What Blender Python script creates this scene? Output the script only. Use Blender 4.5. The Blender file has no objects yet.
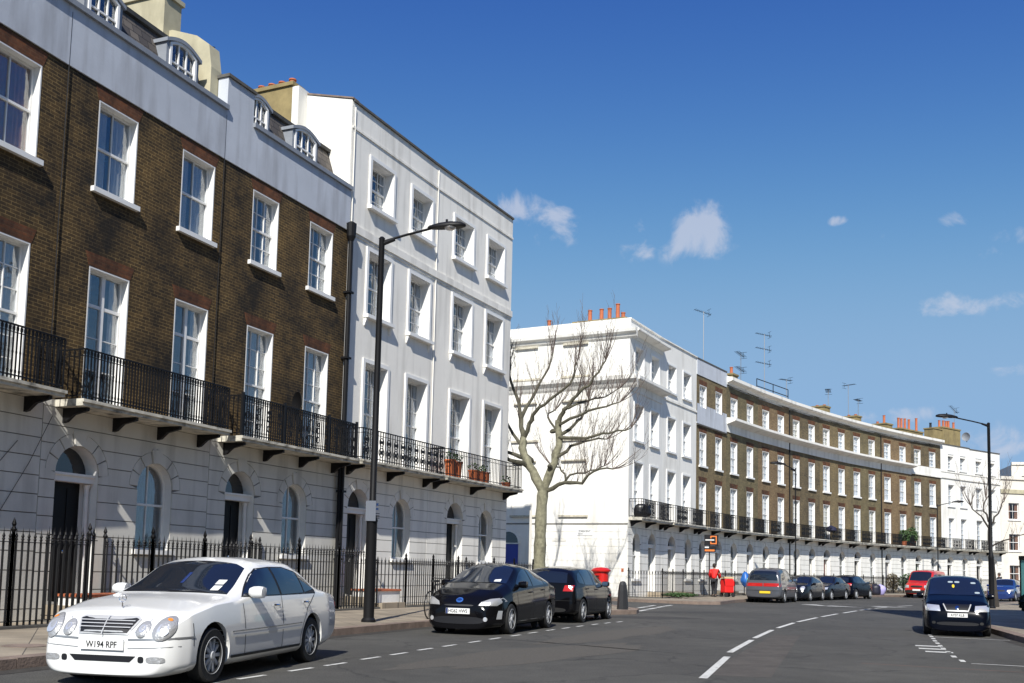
import bpy, bmesh, math, random
from mathutils import Vector, Matrix
from mathutils.bvhtree import BVHTree
random.seed(7)
PI = math.pi
scene = bpy.context.scene
col = scene.collection

# ------------------------------------------------------------------ materials
MATS = {}
def new_mat(name):
    m = bpy.data.materials.new(name); m.use_nodes = True
    nt = m.node_tree; b = nt.nodes['Principled BSDF']
    return m, nt, b
def mat(name, colr, rough=.6, metal=0., var=.0, vscale=3., bump=0., bscale=60., spec=.5, coat=0., dirt=None, emis=None):
    if name in MATS: return MATS[name]
    m, nt, b = new_mat(name); N = nt.nodes; L = nt.links
    b.inputs['Base Color'].default_value = (*colr, 1); b.inputs['Roughness'].default_value = rough
    b.inputs['Metallic'].default_value = metal; b.inputs['Specular IOR Level'].default_value = spec
    if coat: b.inputs['Coat Weight'].default_value = coat; b.inputs['Coat Roughness'].default_value = .03
    tc = N.new('ShaderNodeTexCoord')
    if var:
        n = N.new('ShaderNodeTexNoise'); n.inputs['Scale'].default_value = vscale; n.inputs['Detail'].default_value = 8; n.inputs['Roughness'].default_value = .65
        L.new(tc.outputs['Object'], n.inputs['Vector'])
        mr = N.new('ShaderNodeMapRange'); mr.inputs['From Min'].default_value = .3; mr.inputs['From Max'].default_value = .7
        mr.inputs['To Min'].default_value = 1-var; mr.inputs['To Max'].default_value = 1+var
        L.new(n.outputs['Fac'], mr.inputs['Value'])
        mx = N.new('ShaderNodeMix'); mx.data_type = 'RGBA'; mx.blend_type = 'MULTIPLY'; mx.inputs['Factor'].default_value = 1
        mx.inputs['A'].default_value = (*colr, 1); L.new(mr.outputs['Result'], mx.inputs['B'])
        out = mx.outputs['Result']
        if dirt:
            n2 = N.new('ShaderNodeTexNoise'); n2.inputs['Scale'].default_value = dirt[1]; n2.inputs['Detail'].default_value = 10
            mp = N.new('ShaderNodeMapping'); mp.inputs['Scale'].default_value = dirt[3] if len(dirt) > 3 else (1, 1, .25)
            L.new(tc.outputs['Object'], mp.inputs['Vector']); L.new(mp.outputs['Vector'], n2.inputs['Vector'])
            r2 = N.new('ShaderNodeMapRange'); r2.inputs['From Min'].default_value = .5; r2.inputs['From Max'].default_value = .75
            r2.inputs['To Max'].default_value = dirt[2]; L.new(n2.outputs['Fac'], r2.inputs['Value'])
            m2 = N.new('ShaderNodeMix'); m2.data_type = 'RGBA'; L.new(r2.outputs['Result'], m2.inputs['Factor'])
            L.new(out, m2.inputs['A']); m2.inputs['B'].default_value = (*dirt[0], 1); out = m2.outputs['Result']
        L.new(out, b.inputs['Base Color'])
    if bump:
        n3 = N.new('ShaderNodeTexNoise'); n3.inputs['Scale'].default_value = bscale; n3.inputs['Detail'].default_value = 6
        L.new(tc.outputs['Object'], n3.inputs['Vector'])
        bp = N.new('ShaderNodeBump'); bp.inputs['Strength'].default_value = bump; bp.inputs['Distance'].default_value = .02
        L.new(n3.outputs['Fac'], bp.inputs['Height']); L.new(bp.outputs['Normal'], b.inputs['Normal'])
    if emis: b.inputs['Emission Color'].default_value = (*colr, 1); b.inputs['Emission Strength'].default_value = emis
    MATS[name] = m; return m

def brick_mat(name, c1, c2, mortar, patch1, patch2, mscale=.35):
    m, nt, b = new_mat(name); N = nt.nodes; L = nt.links
    tc = N.new('ShaderNodeTexCoord'); sx = N.new('ShaderNodeSeparateXYZ'); L.new(tc.outputs['Object'], sx.inputs[0])
    ad = N.new('ShaderNodeMath'); ad.operation = 'ADD'; L.new(sx.outputs['X'], ad.inputs[0]); L.new(sx.outputs['Y'], ad.inputs[1])
    cb = N.new('ShaderNodeCombineXYZ'); L.new(ad.outputs[0], cb.inputs['X']); L.new(sx.outputs['Z'], cb.inputs['Y'])
    br = N.new('ShaderNodeTexBrick'); br.inputs['Scale'].default_value = 1
    br.inputs['Brick Width'].default_value = .225; br.inputs['Row Height'].default_value = .075
    br.inputs['Mortar Size'].default_value = .007; br.inputs['Mortar Smooth'].default_value = .2; br.inputs['Bias'].default_value = -.1
    br.inputs['Color1'].default_value = (*c1, 1); br.inputs['Color2'].default_value = (*c2, 1); br.inputs['Mortar'].default_value = (*mortar, 1)
    L.new(cb.outputs[0], br.inputs['Vector'])
    n = N.new('ShaderNodeTexNoise'); n.inputs['Scale'].default_value = .55; n.inputs['Detail'].default_value = 9; n.inputs['Roughness'].default_value = .7
    L.new(tc.outputs['Object'], n.inputs['Vector'])
    rp = N.new('ShaderNodeValToRGB'); e = rp.color_ramp.elements
    e[0].position = .38; e[0].color = (*patch1, 1); e[1].position = .63; e[1].color = (*patch2, 1)
    L.new(n.outputs['Fac'], rp.inputs['Fac'])
    mx = N.new('ShaderNodeMix'); mx.data_type = 'RGBA'; mx.blend_type = 'MULTIPLY'; mx.inputs['Factor'].default_value = 1
    L.new(br.outputs['Color'], mx.inputs['A']); L.new(rp.outputs['Color'], mx.inputs['B'])
    n2 = N.new('ShaderNodeTexNoise'); n2.inputs['Scale'].default_value = 9; n2.inputs['Detail'].default_value = 5
    L.new(tc.outputs['Object'], n2.inputs['Vector'])
    mr = N.new('ShaderNodeMapRange'); mr.inputs['From Min'].default_value = .3; mr.inputs['From Max'].default_value = .7
    mr.inputs['To Min'].default_value = .72; mr.inputs['To Max'].default_value = 1.28; L.new(n2.outputs['Fac'], mr.inputs['Value'])
    m3 = N.new('ShaderNodeMix'); m3.data_type = 'RGBA'; m3.blend_type = 'MULTIPLY'; m3.inputs['Factor'].default_value = 1
    L.new(mx.outputs['Result'], m3.inputs['A']); L.new(mr.outputs['Result'], m3.inputs['B'])
    L.new(m3.outputs['Result'], b.inputs['Base Color']); b.inputs['Roughness'].default_value = .9
    bp = N.new('ShaderNodeBump'); bp.inputs['Strength'].default_value = .5; bp.inputs['Distance'].default_value = .01; bp.invert = True
    L.new(br.outputs['Fac'], bp.inputs['Height']); L.new(bp.outputs['Normal'], b.inputs['Normal'])
    MATS[name] = m; return m

def glass_mat(name, tint=(.93, .95, .97), base=.08):
    m, nt, b = new_mat(name); N = nt.nodes; L = nt.links; N.remove(b)
    o = N['Material Output']; t = N.new('ShaderNodeBsdfTransparent'); t.inputs['Color'].default_value = (*tint, 1)
    g = N.new('ShaderNodeBsdfGlossy'); g.inputs['Roughness'].default_value = .02
    f = N.new('ShaderNodeFresnel'); f.inputs['IOR'].default_value = 1.5
    tc = N.new('ShaderNodeTexCoord'); wn = N.new('ShaderNodeTexNoise'); wn.inputs['Scale'].default_value = 2.2; wn.inputs['Detail'].default_value = 3; L.new(tc.outputs['Object'], wn.inputs['Vector'])
    wb = N.new('ShaderNodeBump'); wb.inputs['Strength'].default_value = .35; wb.inputs['Distance'].default_value = .03; L.new(wn.outputs['Fac'], wb.inputs['Height']); L.new(wb.outputs['Normal'], g.inputs['Normal'])
    a = N.new('ShaderNodeMath'); a.operation = 'MULTIPLY'; a.inputs[1].default_value = .38; L.new(f.outputs[0], a.inputs[0])
    mx = N.new('ShaderNodeMixShader'); L.new(a.outputs[0], mx.inputs[0]); L.new(t.outputs[0], mx.inputs[1]); L.new(g.outputs[0], mx.inputs[2])
    L.new(mx.outputs[0], o.inputs['Surface']); MATS[name] = m; return m

M_brickL = brick_mat('stock_brick_sooty', (.088, .060, .027), (.040, .028, .014), (.20, .155, .085), (.13, .12, .10), (1.5, 1.28, .86))
M_brickF = brick_mat('stock_brick_brown', (.215, .165, .085), (.14, .108, .060), (.20, .17, .12), (.70, .68, .62), (1.15, 1.08, .92))
M_lintel = brick_mat('red_rubbed_brick', (.17, .065, .026), (.08, .034, .018), (.12, .065, .035), (.25, .25, .22), (1.35, 1.2, 1.))
M_stuc = mat('white_stucco', (.66, .64, .58), .75, var=.06, vscale=1.2, bump=.12, bscale=25, dirt=((.30, .28, .24), .9, .6, (2.5, 2.5, .35)))
M_stucW = mat('pale_grey_stucco', (.86, .83, .76), .8, var=.05, vscale=.8, bump=.1, bscale=25, dirt=((.36, .34, .30), .8, .5, (3, 3, .3)))
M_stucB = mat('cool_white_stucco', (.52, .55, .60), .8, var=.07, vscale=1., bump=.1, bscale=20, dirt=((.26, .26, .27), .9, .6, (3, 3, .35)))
M_stucF = mat('bright_white_stucco', (.84, .82, .76), .75, var=.04, vscale=.7, bump=.06, bscale=20, dirt=((.44, .41, .35), .9, .5, (2, 2, .4)))
M_slab = mat('stained_slab', (.55, .52, .44), .85, var=.3, vscale=4, dirt=((.05, .048, .04), 3.5, .95, (1, 1, 2)))
M_joint = mat('grimy_joint', (.22, .21, .19), .9)
M_white = mat('white_gloss_paint', (.82, .81, .78), .4, var=.04, vscale=4)
M_iron = mat('black_iron', (.008, .008, .009), .5, bump=.1, spec=.25)
M_slate = mat('roof_slate', (.052, .047, .046), .7, var=.5, vscale=5, bump=.4, bscale=8)
M_lead = mat('lead_sheet', (.24, .26, .29), .5, var=.15, vscale=3)
M_coping = mat('weathered_coping', (.10, .095, .085), .9, var=.3, vscale=4)
M_glass = glass_mat('window_glass')
M_curtD = mat('grey_net_curtain', (.46, .45, .42), .9, var=.1)
M_curtW = mat('white_net_curtain', (.75, .76, .78), .9, var=.06)
M_curtG = mat('dim_grey_curtain', (.24, .25, .26), .9, var=.1)
M_curtR = mat('brown_curtain', (.30, .15, .09), .9, var=.1)
M_curtC = mat('cream_blind', (.62, .55, .40), .9)
M_door = mat('black_door', (.008, .008, .009), .5, spec=.25)
M_cream = mat('cream_render', (.46, .42, .29), .85, var=.15, vscale=1.5, dirt=((.16, .14, .09), 1.5, .6))
M_ycl = mat('yellow_stock_stack', (.27, .21, .095), .9, var=.25, vscale=2, dirt=((.10, .08, .05), 1.3, .6))
M_hood = mat('stained_hood', (.52, .48, .38), .9, var=.3, vscale=6)
M_pot = mat('terracotta', (.42, .12, .05), .8, var=.15, vscale=6)
def asphalt_mat():
    m, nt, b = new_mat('asphalt'); N = nt.nodes; L = nt.links; tc = N.new('ShaderNodeTexCoord')
    def noise(sc, det, dist=0.):
        n = N.new('ShaderNodeTexNoise'); n.inputs['Scale'].default_value = sc; n.inputs['Detail'].default_value = det; n.inputs['Distortion'].default_value = dist; L.new(tc.outputs['Object'], n.inputs['Vector']); return n
    def mrange(s_, a, c, d, e):
        r = N.new('ShaderNodeMapRange'); r.inputs['From Min'].default_value = a; r.inputs['From Max'].default_value = c; r.inputs['To Min'].default_value = d; r.inputs['To Max'].default_value = e; L.new(s_, r.inputs['Value']); return r.outputs['Result']
    def mul(a, c):
        x = N.new('ShaderNodeMath'); x.operation = 'MULTIPLY'; L.new(a, x.inputs[0]); L.new(c, x.inputs[1]); return x.outputs[0]
    big = mrange(noise(.22, 6, .6).outputs['Fac'], .35, .65, .82, 1.18); mid = mrange(noise(2.2, 8).outputs['Fac'], .3, .7, .85, 1.15); fine = mrange(noise(55, 3).outputs['Fac'], .35, .65, .55, 1.5)
    wv = N.new('ShaderNodeTexVoronoi'); wv.feature = 'DISTANCE_TO_EDGE'; wv.inputs['Scale'].default_value = .24
    wn = noise(.9, 4); mp = N.new('ShaderNodeVectorMath'); mp.operation = 'ADD'; L.new(tc.outputs['Object'], mp.inputs[0])
    sc_ = N.new('ShaderNodeVectorMath'); sc_.operation = 'SCALE'; sc_.inputs['Scale'].default_value = 1.6; L.new(wn.outputs['Color'], sc_.inputs[0]); L.new(sc_.outputs[0], mp.inputs[1]); L.new(mp.outputs[0], wv.inputs['Vector'])
    crack = mrange(wv.outputs['Distance'], .0, .012, .55, 1.)
    v = mul(mul(mul(big, mid), fine), crack)
    mx = N.new('ShaderNodeMix'); mx.data_type = 'RGBA'; mx.blend_type = 'MULTIPLY'; mx.inputs['Factor'].default_value = 1; mx.inputs['A'].default_value = (.060, .0575, .050, 1); L.new(v, mx.inputs['B']); L.new(mx.outputs['Result'], b.inputs['Base Color'])
    b.inputs['Roughness'].default_value = .85
    bp = N.new('ShaderNodeBump'); bp.inputs['Strength'].default_value = .6; bp.inputs['Distance'].default_value = .01; L.new(noise(70, 3).outputs['Fac'], bp.inputs['Height']); L.new(bp.outputs['Normal'], b.inputs['Normal'])
    return m
M_asph = asphalt_mat()
M_asph2 = mat('asphalt_worn', (.080, .073, .062), .9, var=.45, vscale=30, bump=.5, bscale=90)
M_asph3 = mat('asphalt_new', (.038, .037, .034), .85, var=.35, vscale=40, bump=.5, bscale=90)
M_red = mat('asphalt_red_tint', (.13, .085, .07), .9, var=.2, vscale=3)
M_paint = mat('road_paint', (.60, .60, .57), .75, var=.2, vscale=9, dirt=((.12, .115, .105), 9., .95, (1, 1, 1)))
M_kerb = mat('granite_kerb', (.20, .15, .12), .85, var=.3, vscale=3.5, bump=.4, bscale=30)
M_earth = mat('far_ground', (.10, .10, .08), .95, var=.2)
M_steel = mat('galvanised_steel', (.4, .41, .42), .4, metal=.7)
M_tyre = mat('tyre_rubber', (.014, .014, .014), .75)
M_rim = mat('alloy_silver', (.52, .53, .54), .3)
M_dark = mat('black_trim', (.012, .012, .012), .55)
M_void = mat('wheel_arch_black', (.005, .005, .005), .9)
M_chrome = mat('chrome', (.75, .76, .78), .12, metal=1.)
M_lamp = mat('headlamp_glass', (.42, .42, .42), .3, metal=.35, coat=.7, bump=.6, bscale=30)
M_satin = mat('satin_silver', (.50, .50, .50), .35, metal=.2)
M_lampin = mat('headlamp_reflector', (.75, .76, .78), .2, metal=.6)
M_tail = mat('tail_lamp_red', (.42, .012, .01), .15, coat=.5)
M_amber = mat('amber_lens', (.7, .22, .03), .2)
M_plateW = mat('number_plate_white', (.78, .78, .76), .4)
M_plateY = mat('number_plate_yellow', (.80, .55, .03), .4)
M_ink = mat('black_ink', (.008, .008, .01), .5)
M_carglass = mat('car_window', (.010, .014, .022), .04, spec=.8, coat=.3)
M_bark = mat('plane_bark', (.21, .20, .135), .9, var=.4, vscale=5, bump=.9, bscale=9, dirt=((.075, .07, .05), 5., .9, (1, 1, .5)))
M_twig = mat('twig', (.13, .10, .085), .9)
M_barkD = mat('dark_bark', (.045, .038, .032), .9, var=.3)
M_leaf = mat('leaf_green', (.05, .10, .03), .7, var=.4, vscale=8)
M_postred = mat('post_office_red', (.52, .015, .012), .3, coat=.3)

def paving_mat():
    m, nt, b = new_mat('paving_slabs'); N = nt.nodes; L = nt.links
    tc = N.new('ShaderNodeTexCoord'); mp = N.new('ShaderNodeMapping'); mp.inputs['Rotation'].default_value = (0, 0, math.radians(67))
    L.new(tc.outputs['Object'], mp.inputs['Vector'])
    br = N.new('ShaderNodeTexBrick'); br.inputs['Scale'].default_value = 1; br.inputs['Brick Width'].default_value = .9; br.inputs['Row Height'].default_value = .6
    br.inputs['Mortar Size'].default_value = .008; br.inputs['Color1'].default_value = (.30, .25, .185, 1); br.inputs['Color2'].default_value = (.235, .198, .148, 1)
    br.inputs['Mortar'].default_value = (.07, .06, .05, 1); L.new(mp.outputs[0], br.inputs['Vector'])
    n = N.new('ShaderNodeTexNoise'); n.inputs['Scale'].default_value = 1.1; n.inputs['Detail'].default_value = 9; L.new(tc.outputs['Object'], n.inputs['Vector'])
    mr = N.new('ShaderNodeMapRange'); mr.inputs['From Min'].default_value = .3; mr.inputs['From Max'].default_value = .7; mr.inputs['To Min'].default_value = .72; mr.inputs['To Max'].default_value = 1.2
    L.new(n.outputs['Fac'], mr.inputs['Value'])
    mx = N.new('ShaderNodeMix'); mx.data_type = 'RGBA'; mx.blend_type = 'MULTIPLY'; mx.inputs['Factor'].default_value = 1
    L.new(br.outputs['Color'], mx.inputs['A']); L.new(mr.outputs['Result'], mx.inputs['B']); L.new(mx.outputs['Result'], b.inputs['Base Color'])
    b.inputs['Roughness'].default_value = .9
    return m
M_pave = paving_mat()

def slate_mat():
    m, nt, b = new_mat('slate_courses'); N = nt.nodes; L = nt.links
    tc = N.new('ShaderNodeTexCoord'); sx = N.new('ShaderNodeSeparateXYZ'); L.new(tc.outputs['Object'], sx.inputs[0])
    cb = N.new('ShaderNodeCombineXYZ'); L.new(sx.outputs['X'], cb.inputs['X']); L.new(sx.outputs['Z'], cb.inputs['Y'])
    br = N.new('ShaderNodeTexBrick'); br.inputs['Scale'].default_value = 1; br.inputs['Brick Width'].default_value = .3; br.inputs['Row Height'].default_value = .2
    br.inputs['Mortar Size'].default_value = .008; br.inputs['Color1'].default_value = (.06, .053, .05, 1); br.inputs['Color2'].default_value = (.14, .12, .10, 1)
    br.inputs['Mortar'].default_value = (.012, .012, .012, 1); L.new(cb.outputs[0], br.inputs['Vector'])
    L.new(br.outputs['Color'], b.inputs['Base Color']); b.inputs['Roughness'].default_value = .75
    bp = N.new('ShaderNodeBump'); bp.invert = True; bp.inputs['Distance'].default_value = .02; L.new(br.outputs['Fac'], bp.inputs['Height']); L.new(bp.outputs['Normal'], b.inputs['Normal'])
    return m
M_slates = slate_mat()

# ------------------------------------------------------------------ mesh builder
class MB:
    def __init__(s): s.v = []; s.f = []
    def add(s, vs, fs):
        o = len(s.v); s.v += [tuple(p) for p in vs]; s.f += [tuple(o+i for i in f) for f in fs]; return s
    def box(s, x0, x1, y0, y1, z0, z1):
        return s.add([(x0,y0,z0),(x1,y0,z0),(x1,y1,z0),(x0,y1,z0),(x0,y0,z1),(x1,y0,z1),(x1,y1,z1),(x0,y1,z1)],
                     [(0,3,2,1),(4,5,6,7),(0,1,5,4),(1,2,6,5),(2,3,7,6),(3,0,4,7)])
    def cbox(s, c, size): return s.box(c[0]-size[0]/2, c[0]+size[0]/2, c[1]-size[1]/2, c[1]+size[1]/2, c[2]-size[2]/2, c[2]+size[2]/2)
    def prism_xz(s, pts, y0, y1):      # polygon in (x,z), extruded along y; counter-clockwise seen from -y
        n = len(pts); vs = [(x, y0, z) for x, z in pts]+[(x, y1, z) for x, z in pts]
        fs = [tuple(range(n)), tuple(range(2*n-1, n-1, -1))]+[(i, i+n, (i+1) % n+n, (i+1) % n) for i in range(n)]
        return s.add(vs, fs)
    def prism_yz(s, pts, x0, x1):
        n = len(pts); vs = [(x0, y, z) for y, z in pts]+[(x1, y, z) for y, z in pts]
        fs = [tuple(range(n-1, -1, -1)), tuple(range(n, 2*n))]+[(i, (i+1) % n, (i+1) % n+n, i+n) for i in range(n)]
        return s.add(vs, fs)
    def prism_xy(s, pts, z0, z1):
        n = len(pts); vs = [(x, y, z0) for x, y in pts]+[(x, y, z1) for x, y in pts]
        fs = [tuple(range(n-1, -1, -1)), tuple(range(n, 2*n))]+[(i, (i+1) % n, (i+1) % n+n, i+n) for i in range(n)]
        return s.add(vs, fs)
    def tube(s, pts, rad, n=6, cap=True):
        pts = [Vector(p) for p in pts]; m = len(pts)
        if not hasattr(rad, '__len__'): rad = [rad]*m
        o = len(s.v); ref = None
        for i, p in enumerate(pts):
            d = (pts[min(i+1, m-1)]-pts[max(i-1, 0)]).normalized()
            if ref is None: ref = Vector((0, 0, 1)) if abs(d.z) < .9 else Vector((1, 0, 0))
            a = d.cross(ref).normalized(); b = d.cross(a).normalized(); ref = a.cross(d).normalized() if False else ref
            for k in range(n):
                t = 2*PI*k/n; s.v.append(tuple(p+(a*math.cos(t)+b*math.sin(t))*rad[i]))
        for i in range(m-1):
            for k in range(n):
                s.f.append((o+i*n+k, o+i*n+(k+1) % n, o+(i+1)*n+(k+1) % n, o+(i+1)*n+k))
        if cap: s.f.append(tuple(o+k for k in range(n-1, -1, -1))); s.f.append(tuple(o+(m-1)*n+k for k in range(n)))
        return s
    def lathe(s, prof, c=(0, 0, 0), n=16, axis='z', cap=True):
        o = len(s.v)
        for r, h in prof:
            for k in range(n):
                t = 2*PI*k/n; a, b = r*math.cos(t), r*math.sin(t)
                p = (a, b, h) if axis == 'z' else ((a, h, b) if axis == 'y' else (h, a, b))
                s.v.append((c[0]+p[0], c[1]+p[1], c[2]+p[2]))
        for i in range(len(prof)-1):
            for k in range(n): s.f.append((o+i*n+k, o+i*n+(k+1) % n, o+(i+1)*n+(k+1) % n, o+(i+1)*n+k))
        if cap and prof[0][0] > 1e-4: s.f.append(tuple(o+k for k in range(n)))
        if cap and prof[-1][0] > 1e-4: s.f.append(tuple(o+(len(prof)-1)*n+k for k in range(n)))
        return s
    def mesh(s, name, m, smooth=False):
        me = bpy.data.meshes.new(name); me.from_pydata(s.v, [], s.f); me.update()
        bm = bmesh.new(); bm.from_mesh(me); bmesh.ops.recalc_face_normals(bm, faces=bm.faces)
        if smooth: bmesh.ops.remove_doubles(bm, verts=bm.verts, dist=1e-5)
        bm.to_mesh(me); bm.free()
        if m: me.materials.append(m)
        if smooth:
            me.polygons.foreach_set('use_smooth', [True]*len(me.polygons)); me.set_sharp_from_angle(angle=math.radians(38))
        return me
    def build(s, name, m, parent=None, smooth=False, loc=None, rot=None):
        return link(name, s.mesh(name, m, smooth), parent, loc, rot)

def link(name, me, parent=None, loc=None, rot=None):
    o = bpy.data.objects.new(name, me); col.objects.link(o)
    if parent: o.parent = parent
    if loc is not None: o.location = loc
    if rot is not None: o.rotation_euler = (0, 0, rot) if not hasattr(rot, '__len__') else rot
    return o
def tag(o, label=None, cat=None, group=None, kind=None):
    if label: o['label'] = label
    if cat: o['category'] = cat
    if group: o['group'] = group
    if kind: o['kind'] = kind
    return o
def thing(name, label, cat, loc=(0, 0, 0), rot=0, group=None):
    return tag(link(name, None, None, loc, rot), label, cat, group)
def children(o): return [c for c in bpy.data.objects if c.parent == o]
def copy_tree(o, parent=None):
    c = o.copy(); col.objects.link(c)
    if parent: c.parent = parent
    for ch in children(o): copy_tree(ch, c)
    return c
def part_label(o, s): o['label'] = s; return o
def text(name, s, h, m, parent, loc, rot, ext=.001, sx=1.):
    cu = bpy.data.curves.new(name, 'FONT'); cu.body = s; cu.size = h; cu.align_x = 'CENTER'; cu.align_y = 'CENTER'; cu.extrude = ext; cu.offset = .0010*h/.08
    t = bpy.data.objects.new('tmp', cu); col.objects.link(t); dg = bpy.context.evaluated_depsgraph_get(); dg.update()
    me = bpy.data.meshes.new_from_object(t.evaluated_get(dg)); bpy.data.objects.remove(t); me.name = name
    me.materials.clear(); me.materials.append(m)
    o = link(name, me, parent, loc, rot); o.scale = (sx, 1, 1); return o

# ------------------------------------------------------------------ plan geometry
CL2 = (197.348, -60.981, 221.948)     # near terrace facade arc
CLo = (209.944, -64.874, 236.115)     # near railings and kerb arc
CF = (113.060, -4.467, 120.227)       # far terrace facade arc
def arc(C, s, off=0., R0=None):
    th = PI-s/C[2]; R = C[2]-off
    return (C[0]+R*math.cos(th), C[1]+R*math.sin(th))

# ------------------------------------------------------------------ house parts
def grid_wall(mb, x0, x1, z0, z1, ops, y=0.):
    """front skin with rectangular holes; ops = [(a,b,c,d)]"""
    xs = sorted({x0, x1, *[min(max(v, x0), x1) for o in ops for v in o[:2]]}); zs = sorted({z0, z1, *[min(max(v, z0), z1) for o in ops for v in o[2:4]]})
    for i in range(len(xs)-1):
        for j in range(len(zs)-1):
            cx, cz = (xs[i]+xs[i+1])/2, (zs[j]+zs[j+1])/2
            if any(o[0] < cx < o[1] and o[2] < cz < o[3] for o in ops): continue
            mb.add([(xs[i], y, zs[j]), (xs[i+1], y, zs[j]), (xs[i+1], y, zs[j+1]), (xs[i], y, zs[j+1])], [(0, 1, 2, 3)])
def arch_pts(cx, r, zs, n=14): return [(cx+r*math.cos(PI-PI*k/n), zs+r*math.sin(PI*k/n)) for k in range(n+1)]
def spandrel(mb, cx, r, zs, y, ztop):
    p = arch_pts(cx, r, zs)
    h = len(p)//2
    mb.add([(x, y, z) for x, z in p[:h+1]]+[(cx, y, ztop), (cx-r, y, ztop)], [tuple(range(h+3))])
    mb.add([(x, y, z) for x, z in p[h:]]+[(cx+r, y, ztop), (cx, y, ztop)], [tuple(range(len(p)-h+2))])
def rustic(mb, x0, x1, zb, zt, ops, ch, y0=-.022, gap=.02, ring=.27):
    """channelled stucco blocks round arched openings; ops=[(cx,r,spring,bottom)]"""
    n = max(1, round((zt-zb)/ch)); ch = (zt-zb)/n; ops = sorted(ops)
    for i in range(n):
        a, b = zb+i*ch+gap/2, zb+(i+1)*ch-gap/2
        zsamp = [a+(b-a)*k/5 for k in range(6)]
        def half(o, z):
            cx, r, sp, bot = o
            if z < bot-.001: return 0
            if z <= sp: return r
            d = (r+ring)**2-(z-sp)**2
            return max(r if False else 0, math.sqrt(d)) if d > 0 else 0
        act = [o for o in ops if any(half(o, z) > 0 for z in (a, b)) ]
        edges = [None]+act+[None]
        for k in range(len(edges)-1):
            l, r_ = edges[k], edges[k+1]
            left = [(x0+gap/2 if l is None else l[0]+max(half(l, z), .0), z) for z in zsamp]
            right = [(x1-gap/2 if r_ is None else r_[0]-max(half(r_, z), .0), z) for z in zsamp]
            if min(right[j][0]-left[j][0] for j in range(6)) < .03: continue
            if l is None: left = [left[0], left[-1]]
            if r_ is None: right = [right[0], right[-1]]
            mb.prism_xz(right[::1][:1]+right[1:]+left[::-1], y0, .001)
    for cx, r, sp, bot in ops:
        m = 7
        for k in range(m):
            t0, t1 = PI*k/m+.02, PI*(k+1)/m-.02; key = (k == m//2)
            ro = r+ring-.012+(.05 if key else 0)
            pts = [(cx+ro*math.cos(t0+(t1-t0)*j/3), sp+ro*math.sin(t0+(t1-t0)*j/3)) for j in range(4)]
            pts += [(cx+(r+.005)*math.cos(t1+(t0-t1)*j/3), sp+(r+.005)*math.sin(t1+(t0-t1)*j/3)) for j in range(4)]
            mb.prism_xz(pts, y0-(.03 if key else 0), .001)

def sash(parent, w, h, y, nx, nz, mframe=None, curtain=None, casement=False, seed=0, bar=.022):
    """frame, glass and curtain of one window; origin at bottom-left of opening in parent's frame"""
    mframe = mframe or M_white; f = MB(); fr = .055
    f.box(0, fr, y, y+.07, 0, h); f.box(w-fr, w, y, y+.07, 0, h); f.box(fr, w-fr, y, y+.07, h-fr, h); f.box(fr, w-fr, y, y+.07, 0, fr)
    iw = w-2*fr
    if casement:
        f.box(w/2-.045, w/2+.045, y-.01, y+.06, fr, h-fr); tz = h*.74; f.box(fr, w/2-.045, y, y+.06, tz-.035, tz+.035); f.box(w/2+.045, w-fr, y, y+.06, tz-.035, tz+.035)
        for k in range(1, nz):
            z = fr+(tz-fr)*k/nz; f.box(fr, w-fr, y+.012, y+.05, z-bar/2, z+bar/2)
    else:
        f.box(fr, w-fr, y-.012, y+.062, h/2-.025, h/2+.025)
        for k in range(1, nx): x = fr+iw*k/nx; f.box(x-bar/2, x+bar/2, y+.012, y+.05, fr, h/2-.025); f.box(x-bar/2, x+bar/2, y+.002, y+.04, h/2+.025, h-fr)
        for half in (0, 1):
            z0 = fr if half == 0 else h/2+.025; z1 = h/2-.025 if half == 0 else h-fr
            for k in range(1, nz): z = z0+(z1-z0)*k/nz; f.box(fr, w-fr, y+.014, y+.046, z-bar/2, z+bar/2)
    f.build('frame', mframe, parent)
    MB().box(fr/2, w-fr/2, y+.028, y+.034, fr/2, h-fr/2).build('pane', M_glass, parent)
    if curtain:
        m, cover = curtain; rnd = random.Random(seed); c = MB(); yy = y+.075
        segs = [(0.02, w*cover/2), (w-w*cover/2, w-.02)] if cover < .95 else [(.02, w-.02)]
        for a, b in segs:
            n = max(6, int((b-a)/.035)); o = len(c.v)
            for i in range(n+1):
                x = a+(b-a)*i/n; d = .022*math.sin(i*1.7+rnd.random()*1.2)+.012*math.sin(i*.61+seed)
                c.v += [(x, yy+d, .03), (x, yy+d*.5, h-.03)]
            for i in range(n): c.f.append((o+2*i, o+2*i+2, o+2*i+3, o+2*i+1))
        c.build('curtain', m, parent, smooth=True)

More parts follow.
